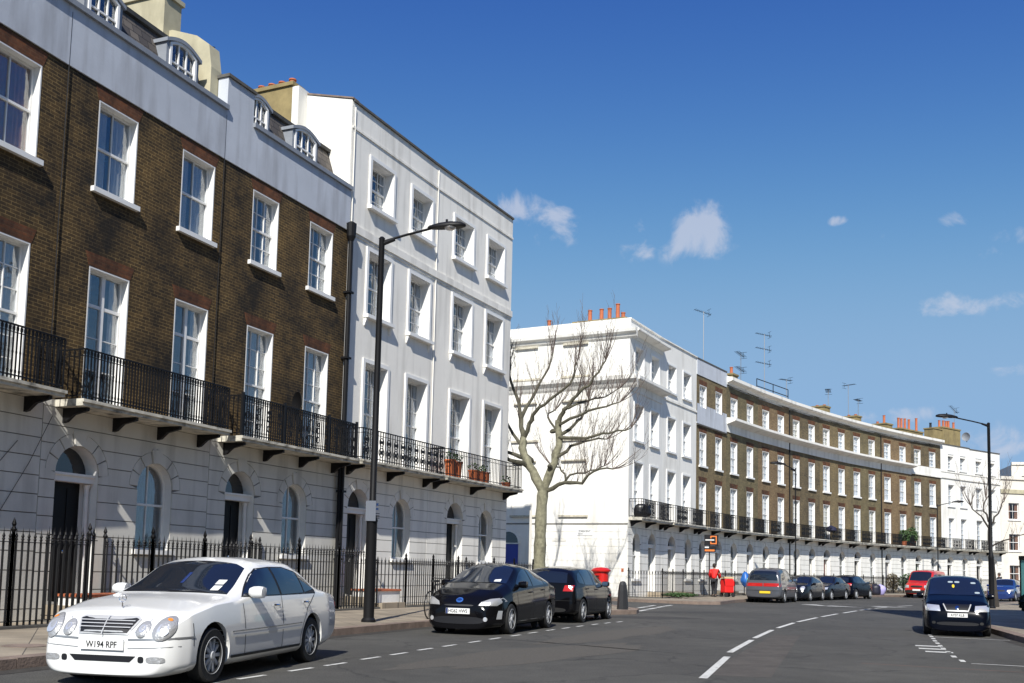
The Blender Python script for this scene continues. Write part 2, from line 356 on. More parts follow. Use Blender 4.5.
def window(house, x, z, w, h, style):
    """rectangular window of a house; style keys: depth, surround, sill, nx, nz, casement, curtain, console"""
    d = style.get('depth', .16); mw = style.get('mat', M_white); r = MB()
    t = .03
    r.box(-.001, t, -.004, d, 0, h); r.box(w-t, w+.001, -.004, d, 0, h); r.box(t, w-t, -.003, d, h-t, h+.001); r.box(t, w-t, -.003, d, 0, t)
    s = style.get('surround', 0)
    if s:
        p = style.get('proud', .05)
        r.box(-s, 0, -p, .002, -.0, h+s); r.box(w, w+s, -p, .002, -.0, h+s); r.box(0, w, -p, .002, h, h+s)
    wo = r.build('window', mw, house, loc=(x, 0, z))
    sash(wo, w-2*t+.004, h-2*t+.004, d-.01, style.get('nx', 2), style.get('nz', 2), mw, style.get('curtain'), style.get('casement', False), seed=int(x*100+z*7), bar=style.get('bar', .022))
    for c in children(wo): c.location = (t-.002, 0, t-.002)
    if style.get('sill', True):
        sw = s if s else .07; sl = MB().box(-sw-.03, w+sw+.03, -style.get('sp', .10), .02, -.11, -.001)
        if style.get('console'):
            for xx in (-s*.6, w+s*.6): sl.prism_yz([(.0, -.11), (-.11, -.11), (-.09, -.2), (-.03, -.36), (0, -.36)], xx-.05, xx+.05)
        sl.build('sill', mw, wo)
    if style.get('lintel'):
        l = MB(); e = .13
        l.prism_xz([(-.02, h+.002), (w+.02, h+.002), (w+e, h+.30), (-e, h+.30)], -.006, .0).build('brick_arch', M_lintel, wo)
    return wo

def arched_window(house, cx, r, zs, zb, d=.2, nz=2, curtain=None, m=None):
    m = m or M_white; f = MB(); P = arch_pts(0, r, zs-zb); Q = arch_pts(0, r-.05, zs-zb)
    # liner
    for i in range(len(P)-1):
        a, b, c, e = P[i], P[i+1], Q[i+1], Q[i]
        f.prism_xz([e, c, b, a], d, d+.07); f.add([(a[0], .002, a[1]), (b[0], .002, b[1]), (b[0], d, b[1]), (a[0], d, a[1])], [(0, 1, 2, 3)])
    f.box(-r, -r+.05, d, d+.07, 0, zs-zb); f.box(r-.05, r, d, d+.07, 0, zs-zb)
    for sx in (-1, 1): f.add([(sx*r, .002, 0), (sx*r, d, 0), (sx*r, d, zs-zb), (sx*r, .002, zs-zb)], [(0, 1, 2, 3)])
    f.box(-r+.05, r-.05, d, d+.07, 0, .06)
    H = zs+r-zb
    f.box(-r+.05, r-.05, d-.015, d+.06, H*.52-.025, H*.52+.025); f.box(-.012, .012, d+.01, d+.05, .06, H-.05)
    wo = f.build('window', m, house, loc=(cx, 0, zb))
    pts = arch_pts(0, r-.02, zs-zb); MB().prism_xz([(r-.02, 0)]+pts[::-1]+[(-r+.02, 0)], d+.03, d+.036).build('pane', M_glass, wo)
    if curtain:
        c = MB(); n = 30; o = 0
        for i in range(n+1):
            x = -r+.06+(2*r-.12)*i/n; top = (zs-zb)+math.sqrt(max(0, (r-.05)**2-x*x)); dd = .02*math.sin(i*1.9)
            c.v += [(x, d+.15+dd, .05), (x, d+.15+dd, top)]
        c.f = [(2*i, 2*i+2, 2*i+3, 2*i+1) for i in range(n)]; c.build('curtain', curtain, wo, smooth=True)
    MB().box(-r-.08, r+.08, -.12, .02, -.1, -.001).build('sill', m, wo)
    return wo

def front_door(house, cx, r, zs, zb, d=.3, m=None, dm=None, trans=.12):
    m = m or M_white; H = zs-zb; f = MB(); P = arch_pts(0, r, H)
    for i in range(len(P)-1):
        a, b = P[i], P[i+1]; f.add([(a[0], .002, a[1]), (b[0], .002, b[1]), (b[0], d+.1, b[1]), (a[0], d+.1, a[1])], [(0, 1, 2, 3)])
    for sx in (-1, 1):
        f.add([(sx*r, .002, 0), (sx*r, d+.1, 0), (sx*r, d+.1, H), (sx*r, .002, H)], [(0, 1, 2, 3)])
        f.lathe([(.07, 0), (.055, .08), (.05, H-.3), (.08, H-.2)], (sx*(r-.1), d-.1, .02), 10)   # column
    f.box(-r+.002, r-.002, d-.2, d+.08, H-.16, H); f.box(-r-.0+.002, r-.002, d-.24, d-.2, H-.03, H+.02)
    fr = f.build('door_surround', m, house, loc=(cx, 0, zb))
    pts = arch_pts(0, r-.002, H); MB().prism_xz([(r-.002, H)]+pts[::-1][1:-1]+[(-r+.002, H)], d+.04, d+.05).build('fanlight', M_carglass, fr)
    dd = MB().box(-r+.16, r-.16, d+.03, d+.08, 0, H-.16)
    for xx in (-.5, .5):
        for z0, z1 in ((.12, .9), (1.0, H-.28)): dd.box(xx*(r-.16)-.13, xx*(r-.16)+.13, d+.015, d+.032, z0, z1)
    do = dd.build('door', dm or M_door, house, loc=(cx, 0, zb)); MB().lathe([(.0, -.05), (.035, -.04), (.035, 0), (.02, .02)], (0, d+.0, 1.05), 8, 'y').build('knob', M_chrome, do)
    MB().box(-r, -r+.16, d+.04, d+.07, 0, H-.16).box(r-.16, r, d+.04, d+.07, 0, H-.16).build('side_panel', m, fr)

def rail_panel(mb, x0, x1, y, z0, z1, style, axis='x', spacing=.115, t=.009):
    """iron work between x0 and x1 at depth y (axis x) or along y at x (axis y)"""
    def bx(a0, a1, c, h0, h1, tt):
        if axis == 'x': mb.box(a0, a1, c-tt, c+tt, h0, h1)
        else: mb.box(c-tt, c+tt, a0, a1, h0, h1)
    bx(x0, x1, y, z1-.03, z1, .018); bx(x0, x1, y, z0+.06, z0+.085, .014); bx(x0, x1, y, z1-.16, z1-.145, .01)
    n = max(1, round((x1-x0)/spacing)); L_ = (x1-x0)/n
    for i in range(n+1):
        a = x0+i*L_; bx(a-t, a+t, y, z0, z1-.03, t)
        if style in ('spear', 'scroll'):
            bx(a-.024, a+.024, y, z1-.12, z1-.05, .012); bx(a-.02, a+.02, y, z0+.12, z0+.17, .012); bx(a-.017, a+.017, y, z0+.48, z0+.52, .012)
    if style in ('scroll', 'rings'):
        m = max(1, round((x1-x0)/.42)); W = (x1-x0)/m
        for i in range(m):
            c = x0+(i+.5)*W
            for dz, rr in ((.30, .15), (.62, .13)) if style == 'rings' else ((.3, .09), (.55, .09), (.72, .06)):
                zc = z0+dz; K = 14
                for k in range(K):
                    t0, t1 = 2*PI*k/K, 2*PI*(k+1)/K
                    pts = []
                    for ro, tt in ((rr, t0), (rr, t1), (rr-.022, t1), (rr-.022, t0)): pts.append((c+ro*math.cos(tt), zc+ro*math.sin(tt)))
                    if axis == 'x': mb.prism_xz(pts, y-.01, y+.01)
                    else: mb.prism_yz(pts, y-.01, y+.01)
            if style == 'rings':
                bx(c-.05, c+.05, y, z0+.24, z0+.36, .012); bx(c-.04, c+.04, y, z0+.57, z0+.66, .012)

def balcony(house, x0, x1, zb, zt, rail, proj=.75, style='spear', slabm=None, brackets=4, rm=None, spacing=.088, t=.012):
    b = MB().box(x0, x1, -proj, -.002, zb, zt)
    b.box(x0-.02, x1+.02, -proj-.04, -proj, zt-.07, zt-.01)
    bo = b.build('balcony', M_slab, house)
    r = MB(); y = -proj+.05
    if style == 'plain': rail_panel(r, x0+.03, x1-.03, y, zt, zt+rail, 'plain', spacing=.12, t=.010)
    elif style == 'mixed':
        rail_panel(r, x0+.03, x1-.03, y, zt, zt+rail, 'scroll', spacing=.09, t=.012)
        for xx in (x0+.04, x0+(x1-x0)*.33, x0+(x1-x0)*.72, x1-.04): r.box(xx-.035, xx+.035, y-.03, y+.03, zt, zt+rail+.06)
    elif style == 'rings':
        rail_panel(r, x0+.03, x1-.03, y, zt, zt+rail, 'rings', spacing=.14, t=.011)
    elif style == 'far':
        for a, c in far_panels: rail_panel(r, x0+(x1-x0)*a, x0+(x1-x0)*c, y, zt, zt+rail, 'rings', spacing=.13, t=.014)
        rail_panel(r, x0+.03, x1-.03, y, zt, zt+rail, 'plain', spacing=.26, t=.011)
    else: rail_panel(r, x0+.03, x1-.03, y, zt, zt+rail, style, spacing=spacing, t=t)
    for xx in (x0+.03, x1-.03): rail_panel(r, -proj+.05, -.02, xx, zt, zt+rail, 'spear' if style in ('spear', 'mixed', 'scroll') else 'plain', axis='y', spacing=.14)
    r.build('iron_railing', M_iron, bo)
    for k in range(brackets):
        xx = x0+.25+(x1-x0-.5)*k/(brackets-1) if brackets > 1 else (x0+x1)/2
        MB().prism_yz([(-proj+.1, zb-.002), (-.02, zb-.002), (-.02, zb-.3), (-.12, zb-.28), (-.3, zb-.14), (-proj+.1, zb-.07)], xx-.04, xx+.04).build('bracket', M_iron if slabm is None else M_coping, bo)
    return bo
far_panels = [(.12, .42), (.58, .88)]

def steps(house, cx, w, n=2, top=.30, y1=-1.1):
    s = MB()
    for k in range(n):
        z = .12+(top-.12)*(n-k)/n; s.box(cx-w/2-.02*k, cx+w/2+.02*k, y1-.3*k, -.03 if k == 0 else y1-.3*(k-1)-.001, .121, z)
    s.build('doorstep', M_pave, house)

def shell(house, w, depth, z1, side_l=None, side_r=None, roof=None, zroof=None):
    """party walls, back wall and roof of a house"""
    zr = zroof or z1
    s = MB(); s.box(.0, .25, .002, depth, .0, zr); s.box(w-.25, w, .002, depth, .0, zr); s.box(.25, w-.25, depth-.3, depth, .0, zr)
    s.build('party_wall', side_l or M_stuc, house)
    MB().box(.25, w-.25, .25, depth-.3, zr-.9, zr-.8).build('roof', roof or M_slate, house)
    MB().box(.25, w-.25, 3.6, 3.7, .0, zr-.95).build('room_wall', M_curtR, house)

def chimney(house, x0, x1, y0, y1, z0, z1, pots, m, capm=None, pot_h=.55, potm=None):
    c = MB().box(x0, x1, y0, y1, z0, z1).box(x0-.06, x1+.06, y0-.06, y1+.06, z1, z1+.12)
    co = c.build('chimney', m, house)
    for i, (px, py, h) in enumerate(pots):
        MB().lathe([(.11, 0), (.13, .04), (.105, .08), (.10, h-.06), (.125, h-.04), (.12, h), (.09, h), (.09, h-.2)], (px, py, z1+.12), 12).build('chimney_pot', potm or M_pot, co, smooth=True)
    return co

def arc_house(name, label, C, s0, s1, group):
    a = arc(C, s0); b = arc(C, s1); th = math.atan2(b[1]-a[1], b[0]-a[0])
    h = thing(name, label, 'house', (a[0], a[1], 0), th, group)
    return h, math.hypot(b[0]-a[0], b[1]-a[1])

# ------------------------------------------------------------------ the terraces
def dormer(house, x, w, z, h, y0=.38, depth=1.3, m=M_lead):
    d = MB(); d.box(x, x+.10, y0, y0+depth, z, z+h-.05); d.box(x+w-.10, x+w, y0, y0+depth, z, z+h-.05)
    n = 10; top = []
    for k in range(n+1): t = k/n; top.append((x-.05+(w+.10)*t, z+h-.08+.19*math.sin(PI*t)))
    pts = top+[(p[0], p[1]-.09) for p in top[::-1]]
    d.prism_xz(pts[::-1], y0-.06, y0+depth+.3)
    do = d.build('dormer', m, house)
    f = MB(); b = .07
    arc_ = [(x+.1+(w-.2)*k/n, z+h-.2+.17*math.sin(PI*k/n)) for k in range(n+1)]
    outer = [(p[0], p[1]+.07) for p in arc_]
    f.prism_xz(arc_+outer[::-1], y0-.03, y0+.06)
    f.box(x+.1, x+.1+b, y0-.03, y0+.05, z, z+h-.18); f.box(x+w-.1-b, x+w-.1, y0-.03, y0+.05, z, z+h-.18); f.box(x+.1, x+w-.1, y0-.05, y0+.05, z-.02, z+b)
    iw = w-.2-2*b
    for k in (1, 2): xx = x+.1+b+iw*k/3; f.box(xx-.017, xx+.017, y0, y0+.04, z+b, z+h-.02)
    f.box(x+.1+b, x+w-.1-b, y0, y0+.04, z+h*.45-.017, z+h*.45+.017)
    f.build('frame', M_white, do)
    MB().prism_xz([(x+.12, z+.02), (x+w-.12, z+.02)]+arc_[::-1], y0+.045, y0+.05).build('pane', M_glass, do)

def mansard(house, w, z0, z1, y0=.4, y1=.85):
    m = MB(); m.prism_yz([(y0, z0), (y1, z1), (y1+.6, z1+.15), (y1+4, z1+.2), (y1+4, z0)], .02, w-.02)
    mo = m.build('mansard_roof', M_slates, house)
    MB().prism_yz([(y1-.1, z1-.03), (y1-.12, z1+.06), (y1+.1, z1+.1), (y1+.12, z1+.02)], .02, w-.02).build('lead_roll', M_coping, mo)

def ground_storey(house, w, zt, door, win, m, curtain, ch=.36, zspring_d=3.1, zspring_w=3.0, r_d=.58, r_w=.56, zb_w=1.6, zb_d=.45, ring=.27, dm=None, wf=None):
    ops = [(door, r_d, zspring_d, zb_d)]+[(c, r_w, zspring_w, zb_w) for c in win]
    g = MB(); grid_wall(g, 0, w, .0, zt, [(c-r, c+r, b, s+r) for c, r, s, b in ops])
    for c, r, s, b in ops: spandrel(g, c, r, s, 0, s+r)
    go = g.build('ground_storey', M_joint, house)
    b = MB(); rustic(b, 0, w, .0, zt, ops, ch, ring=ring)
    b.build('stucco_block', m, go)
    # below window aprons
    front_door(house, door, r_d, zspring_d, zb_d, dm=dm)
    for c in win: arched_window(house, c, r_w, zspring_w, zb_w, curtain=curtain, m=wf)
    steps(house, door, 2*r_d+.1, 2, zb_d-.005)

G_N = 'terraced houses of the near terrace'
G_F = 'terraced houses of the far curved terrace'
ZP = 11.46
def near_brick(name, label, s0, s1, wins, dormers, door, gwin, sty2, sty1, bal, raised=None, chim=None, bz=(4.36, 4.5), rail=1.02, cur=M_curtG):
    h, w = arc_house(name, label, CL2, s0, s1, G_N)
    Z1 = bz[1]+.05; ops = [(a, b, 9.2, 11.12) for a, b in wins]+[(a, b, Z1, 7.5) for a, b in wins]
    b = MB(); grid_wall(b, 0, w, bz[1], ZP, ops); b.build('brick_wall', M_brickL, h)
    for a, c in wins:
        window(h, a, 9.2, c-a, 1.92, sty2); window(h, a, Z1, c-a, 7.5-Z1, sty1)
    MB().box(0, w, -.03, 0.001, bz[0]-.3+.301, bz[1]).build('string_course', M_stuc, h)
    ground_storey(h, w, bz[0], door, gwin, M_stuc, cur)
    p = MB().box(0, w, -.035, .28, ZP, 12.72)
    if raised: p.box(raised[0], raised[1], -.035, .28, 12.72, 13.6)
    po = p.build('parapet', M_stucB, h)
    cp = MB(); x1 = raised[0] if raised and raised[0] > 1 else w; x0 = raised[1] if raised and raised[0] < 1 else 0
    cp.box(x0, x1, -.11, .34, 12.722, 12.84)
    cp.build('coping', M_lead if name != 'b' else M_coping, po)
    if raised: MB().box(raised[0]-.04, raised[1]+.04, -.09, .34, 13.602, 13.68).build('coping', M_coping, po)
    mansard(h, w, 12.72, 14.05)
    for x, dw in dormers: dormer(h, x, dw, 12.86, 1.0)
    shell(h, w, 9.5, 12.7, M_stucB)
    balcony(h, .28, w-.2, bz[0], bz[1], rail, style=bal, brackets=4)
    return h, w

st2a = dict(depth=.17, nx=2, nz=1, curtain=(M_curtD, .82), lintel=True)
st2r = dict(depth=.17, nx=2, nz=1, curtain=(M_curtR, 1.), lintel=True)
st1a = dict(depth=.17, casement=True, nz=3, curtain=(M_curtD, .55), lintel=True, sill=False)
st2b = dict(depth=.17, nx=3, nz=2, curtain=(M_curtD, .8), lintel=True)
st1b = dict(depth=.17, nx=3, nz=3, curtain=(M_curtD, .97), lintel=True, sill=False)
h0, _ = near_brick('brick_house', 'sooty brown brick house with brown curtains at the left edge of the picture', 77.3, 82.77,
    [(1.0, 2.2), (3.68, 4.9)], [(.5, 1.1), (2.9, 1.1)], 1.1, [3.6], st2r, st1b, 'spear', bz=(4.48, 4.62))
h1, w1 = near_brick('brick_house', 'sooty brick house with French windows and spear railed balcony behind the white saloon', 82.77, 87.87,
    [(.97, 2.13), (3.62, 4.8)], [(.75, 1.1), (3.3, 1.15)], .98, [3.28], st2a, st1a, 'spear', bz=(4.40, 4.54))
h2, w2 = near_brick('brick_house', 'sooty brown brick house with raised white parapet, next to the tall grey stucco house', 87.87, 93.65,
    [(1.22, 2.33), (3.80, 4.96)], [(1.3, .95), (3.3, 1.25)], 1.24, [3.6], st2b, st1b, 'mixed', raised=(0, 1.05), bz=(4.33, 4.47))
# party wall with its stack between the first two brick houses
pw = MB().prism_yz([(.30, 12.7), (.30, 13.8), (.4, 14.4), (.8, 14.7), (1.6, 15.0), (4.8, 15.0), (4.8, 12.7)], w1-.28, w1+.12)
pwo = pw.build('gable_wall', M_cream, h1)
chimney(h1, w1-.5, w1+.13, 1.7, 3.4, 14.6, 15.85, [(w1-.2, 2.0, .5), (w1-.2, 2.5, .5), (w1-.2, 3.0, .45)], M_cream)
chimney(h0, 5.0, 5.55, 2.2, 4.4, 14.2, 16.8, [(5.28, 2.6, .5), (5.28, 3.3, .5)], M_cream)

def stucco_house(C, name, label, s0, s1, group, wins, rows, zg, zs, ztop, m, sty, door, gwin, proj, bal, rail, cornices=(), door_kw={}, depth=9.5, strings=(), flank=None, coping=M_coping, balspan=None, brackets=3, swm=M_white, gz=0, chz=.36):
    h, w = arc_house(name, label, C, s0, s1, group)
    ops = [(a, b, z0, z1) for a, b in wins for z0, z1, _ in rows]
    b = MB(); grid_wall(b, 0, w, zs, ztop, ops); b.build('stucco_wall', m, h)
    for a, c in wins:
        for i, (z0, z1, kw) in enumerate(rows): window(h, a, z0, c-a, z1-z0, dict(sty, **kw))
    ground_storey(h, w, zg, door, gwin, m, None, **door_kw)
    MB().box(0, w, -.03, .001, zg+.001, zs).build('string_course', m, h)
    for z0, z1, pr in strings: MB().box(0, w, -pr, .001, z0, z1).build('string_course', m, h)
    for prof, mm in cornices: MB().prism_yz(prof, 0, w).build('cornice', mm, h)
    MB().box(0, w, .002, .3, zs+.02 if False else ztop-1.0, ztop).build('parapet', m, h)
    MB().box(0, w, -.06, .36, ztop+.001, ztop+.07).build('coping', coping, h)
    shell(h, w, depth, ztop-.02, m)
    sp = balspan or [(.1, w-.1)]
    for a, c in sp: balcony(h, a, c, zg, zs, rail, proj, style=bal, brackets=brackets, slabm=None)
    return h, w
wsty = dict(depth=.30, surround=.12, proud=.05, nx=3, nz=2, curtain=(M_curtW, .34), bar=.02)
wrows = [(12.62, 14.13, dict(sp=.16)), (9.14, 11.18, dict(console=True, sp=.18)), (4.58, 7.64, dict(sill=False, nz=3, sp=.1))]
hw1, ww1 = stucco_house(CL2, 'stucco_house', 'tall pale grey stucco house with ringed iron balcony, beside the black downpipe', 93.65, 98.95, G_N,
    [(1.12, 2.42), (3.67, 5.0)], wrows, 4.36, 4.5, 15.55, M_stucW, wsty, 1.05, [3.62], .75, 'rings', .95,
    strings=[(11.5, 11.74, .07), (11.42, 11.5, .03), (14.72, 14.80, .035)])
hw2, ww2 = stucco_house(CL2, 'stucco_house', 'tall pale grey stucco house with terracotta pots on its balcony', 98.95, 105.05, G_N,
    [(1.37, 2.76), (3.97, 5.32)], wrows, 4.36, 4.5, 15.55, M_stucW, wsty, 1.95, [4.35], .75, 'plain', .95,
    strings=[(11.5, 11.74, .07), (11.42, 11.5, .03), (14.72, 14.80, .035)])
for h, w in ((hw1, ww1), (hw2, ww2)):
    MB().lathe([(.018, 4.5), (.018, 15.4)], (.10, -.03, 0), 6).build('pipe', M_stucW, h)
# near white flank above the brick roof
fl = MB().prism_yz([(.01, 12.0), (.01, 15.60), (1.8, 16.07), (3.4, 16.05), (4.4, 14.2), (9.4, 14.0), (9.4, 12.0)], -.04, .22)
fl.build('flank_wall', M_stucF, hw1)
MB().prism_yz([(-.04, 15.61), (1.8, 16.08), (1.8, 16.13), (-.04, 15.66)], -.07, .26).build('coping', M_kerb, hw1)
chimney(hw1, -.5, .0, 1.95, 3.6, 13.0, 16.2, [(-.25, 2.15, .22), (-.25, 2.55, .2), (-.25, 2.95, .2), (-.25, 3.35, .2)], M_ycl)
MB().box(-.5, .0, 1.7, 1.945, 13.0, 16.15).build('stack_render', M_stucF, hw1)
# downpipe with hopper between brick and stucco
dp = MB().lathe([(.075, .15), (.075, 11.1), (.14, 11.25), (.16, 11.65), (.05, 11.72)], (w2-.06, -.14, 0), 10)
for z in (1.5, 3.5, 5.5, 7.5, 9.5): dp.box(w2-.17, w2+.05, -.24, -.0, z, z+.06)
dp.build('downpipe', M_iron, h2)
MB().tube([(w2-.2, -.14, 4.22), (w2-.2, -.14, .3)], .05, 6).build('downpipe', M_iron, h2)
MB().tube([(w1+.0, -.03, 12.6), (w1-.02, -.03, 9), (w1-.03, -.03, 4.6)], .010, 5).build('cable', M_dark, h1)
MB().tube([(.08, -.03, 12.6), (.06, -.03, 8), (.08, -.03, 4.6)], .010, 5).build('cable', M_dark, h1)
MB().tube([(-.6, -.06, 3.6), (-1.2, -.06, 2.9), (-1.9, -.06, 2.6)], .006, 5).build('cable', M_dark, h1)
MB().tube([(.2, -.06, 4.2), (-.3, -.06, 3.2), (-1.1, -.06, 1.9)], .006, 5).build('cable', M_dark, h1)

# ---- far terrace
fsty = dict(depth=.26, surround=.10, proud=.04, nx=2, nz=2, curtain=(M_curtW, .5), bar=.025)
frows = [(11.27, 12.74, {}), (7.98, 9.82, {}), (4.12, 6.85, dict(sill=False, nz=3))]
fk = dict(zspring_d=2.78, zspring_w=2.75, r_d=.55, r_w=.52, zb_w=1.0, zb_d=.35, ring=.24)
corn_hi = [(0, 13.1), (-.05, 13.1), (-.05, 13.28), (-.44, 13.36), (-.48, 13.4), (-.48, 13.48), (0, 13.54)]
corn_lo = [(0, 10.4), (-.05, 10.4), (-.05, 10.78), (-.5, 10.9), (-.54, 10.95), (-.54, 11.1), (0, 11.18)]
hf1, wf1 = stucco_house(CF, 'stucco_house', 'bright white corner house with blank side windows and a blue side door', 56.24, 61.1, G_F,
    [(.7, 1.94), (3.05, 4.25)], frows, 3.9, 4.05, 13.98, M_stucF, fsty, 3.4, [1.15], .7, 'far', .92, cornices=[(corn_hi, M_stucF), (corn_lo, M_stucF)], door_kw=fk, depth=11, coping=M_stucF)
hf2, wf2 = stucco_house(CF, 'stucco_house', 'white stucco house between the white corner house and the brown brick houses', 61.1, 66.4, G_F,
    [(.75, 1.94), (3.1, 4.3)], frows, 3.9, 4.05, 13.98, M_stucF, fsty, 1.5, [4.05], .7, 'far', .92, strings=[(10.72, 10.84, .05)], door_kw=fk, coping=M_stucF)
# pavilion cornice return ends and flank of the corner house (local -x side)
fw = MB(); D = 11.0
fw.add([(-.002, 0, 0), (-.002, D, 0), (-.002, D, 13.98), (-.002, 0, 13.98)], [(0, 1, 2, 3)])
flo = fw.build('flank_wall', M_stucF, hf1)
def prism_flank(prof, y0, y1, m, name, par):
    mb = MB(); n = len(prof); vs = [(-p-.003, y0, z) for p, z in prof]+[(-p-.003, y1, z) for p, z in prof]
    mb.add(vs, [tuple(range(n)), tuple(range(2*n-1, n-1, -1))]+[(i, i+n, (i+1) % n+n, (i+1) % n) for i in range(n)])
    return mb.build(name, m, par)
prism_flank([(0, 13.0), (.10, 13.08), (.16, 13.2), (.30, 13.3), (.33, 13.45), (0, 13.5)], -.40, D, M_stucF, 'cornice', flo)
prism_flank([(0, 10.5), (.08, 10.6), (.16, 10.75), (.33, 10.9), (.36, 11.1), (0, 11.18)], -.46, D, M_stucF, 'cornice', flo)
prism_flank([(0, 3.68), (.03, 3.68), (.03, 3.75), (0, 3.75)], 0, D, M_joint, 'string_course', flo)
prism_flank([(0, 13.5), (.02, 13.5), (.02, 14.05), (-.3, 14.05), (-.3, 13.98), (0, 13.98)], -.04, D, M_stucF, 'parapet', flo)
for y0, y1 in ((2.25, 3.65), (5.1, 6.45), (8.0, 9.4)):
    for zs_, zt_, sl in ((11.3, 12.9, 1), (8.05, 9.95, 1), (4.15, 6.9, 1)):
        b = MB(); e = .07
        b.box(-.05, -.003, y0-e, y0, zs_, zt_); b.box(-.05, -.003, y1, y1+e, zs_, zt_); b.box(-.05, -.003, y0, y1, zt_, zt_+e)
        bo = b.build('blank_window', M_stucF, flo); MB().box(-.10, -.003, y0-.1, y1+.1, zs_-.10, zs_-.001).build('sill', M_hood, bo)
        MB().box(-.14, -.051, y0+.0, y1-.0, zt_+.0, zt_+.07).build('hood', M_hood, bo)
rb = MB()
for k in range(10):      # rusticated courses on the flank, broken at the side door
    a, b_ = .05+k*.362, .05+(k+1)*.362-.02
    spans = [(.0, 5.95), (7.3, D)] if b_ < 3.35 else [(0, D)]
    for y0, y1 in spans: rb.box(-.022, -.002, y0, y1, a+.01, b_)
rb.build('stucco_block', M_stucF, flo)
sd = MB().box(-.03, .0, 6.05, 7.2, .35, 2.66); sdo = part_label(sd.build('door', mat('blue_door', (.012, .035, .30), .35), hf1), 'blue side door')
ar = MB(); n = 14
ar.add([(-.004, 6.62+.58*math.cos(PI*k/n), 2.72+.58*math.sin(PI*k/n)) for k in range(n+1)], [tuple(range(n+1))])
ar.build('fanlight', M_carglass, hf1)
ar = MB()
for k in range(n):
    t0, t1 = PI*k/n, PI*(k+1)/n
    q = [(6.62+r*math.cos(t), 2.72+r*math.sin(t)) for r, t in ((.58, t0), (.72, t0), (.72, t1), (.58, t1))]
    ar.prism_yz(q, -.06, -.002)
ar.box(-.07, -.002, 5.95, 7.3, 2.66, 2.72); ar.build('door_arch', M_stucF, hf1)
chimney(hf1, .6, 1.3, .5, 3.4, 13.2, 14.15, [(.9, .75, .32), (.9, 1.05, .8), (.9, 1.5, .62), (.9, 1.95, .62), (.9, 2.6, .62)], M_ycl)
chimney(hf1, 1.3, 2.0, 5.0, 7.4, 13.0, 14.0, [(1.6, 5.3, .65), (1.6, 6.2, .3)], M_ycl)

gst = dict(depth=.13, nx=2, nz=2, curtain=(M_curtW, .95), lintel=True, bar=.028, sp=.1)
gb = [66.4, 71.2, 76.5, 81.75, 87.0, 92.3, 97.6, 102.85, 107.98]
gx = [66.87, 69.41, 71.9, 74.56, 77.21, 79.77, 82.4, 85.05, 87.59, 90.2, 92.87, 95.46, 98.18, 100.82, 103.41, 105.98]
glabels = ['brown brick house with flat blue-grey parapet bands, beside the white stucco house',
 'brown brick house right of the agent board, second from the white stucco pair',
 'brown brick house behind the silver people carrier, below the roof guard rail',
 'brown brick house behind the middle of the row of dark parked cars',
 'brown brick house with a dark bundle on its balcony, above the last dark hatchback',
 'brown brick house of the far terrace behind the lavender covered bundle on the pavement',
 'brown brick house with green plants on its balcony, left of the red van',
 'last brown brick house, above the red van and against the far white pair']
g_hi = [(0, 13.22), (-.06, 13.22), (-.06, 13.34), (-.38, 13.42), (-.42, 13.46), (-.42, 13.66), (0, 13.72)]
g_lo = [(0, 10.22), (-.05, 10.22), (-.05, 10.7), (-.56, 10.86), (-.62, 10.9), (-.62, 11.05), (0, 11.12)]
FH = []
BV = [M_brickF, brick_mat('stock_brick_olive', (.19, .155, .08), (.12, .10, .055), (.19, .17, .12), (.62, .60, .55), (1.1, 1.05, .92)),
      brick_mat('stock_brick_warm', (.225, .16, .085), (.15, .10, .055), (.21, .17, .12), (.75, .70, .64), (1.15, 1.08, .94)),
      brick_mat('stock_brick_sooted', (.16, .125, .07), (.095, .075, .045), (.17, .15, .11), (.55, .52, .48), (1.2, 1.12, .95))]
DV = [M_door, mat('dark_green_door', (.01, .03, .018), .4), mat('dark_red_door', (.10, .012, .01), .4), mat('navy_door', (.01, .014, .04), .4), mat('grey_door', (.12, .12, .12), .5)]
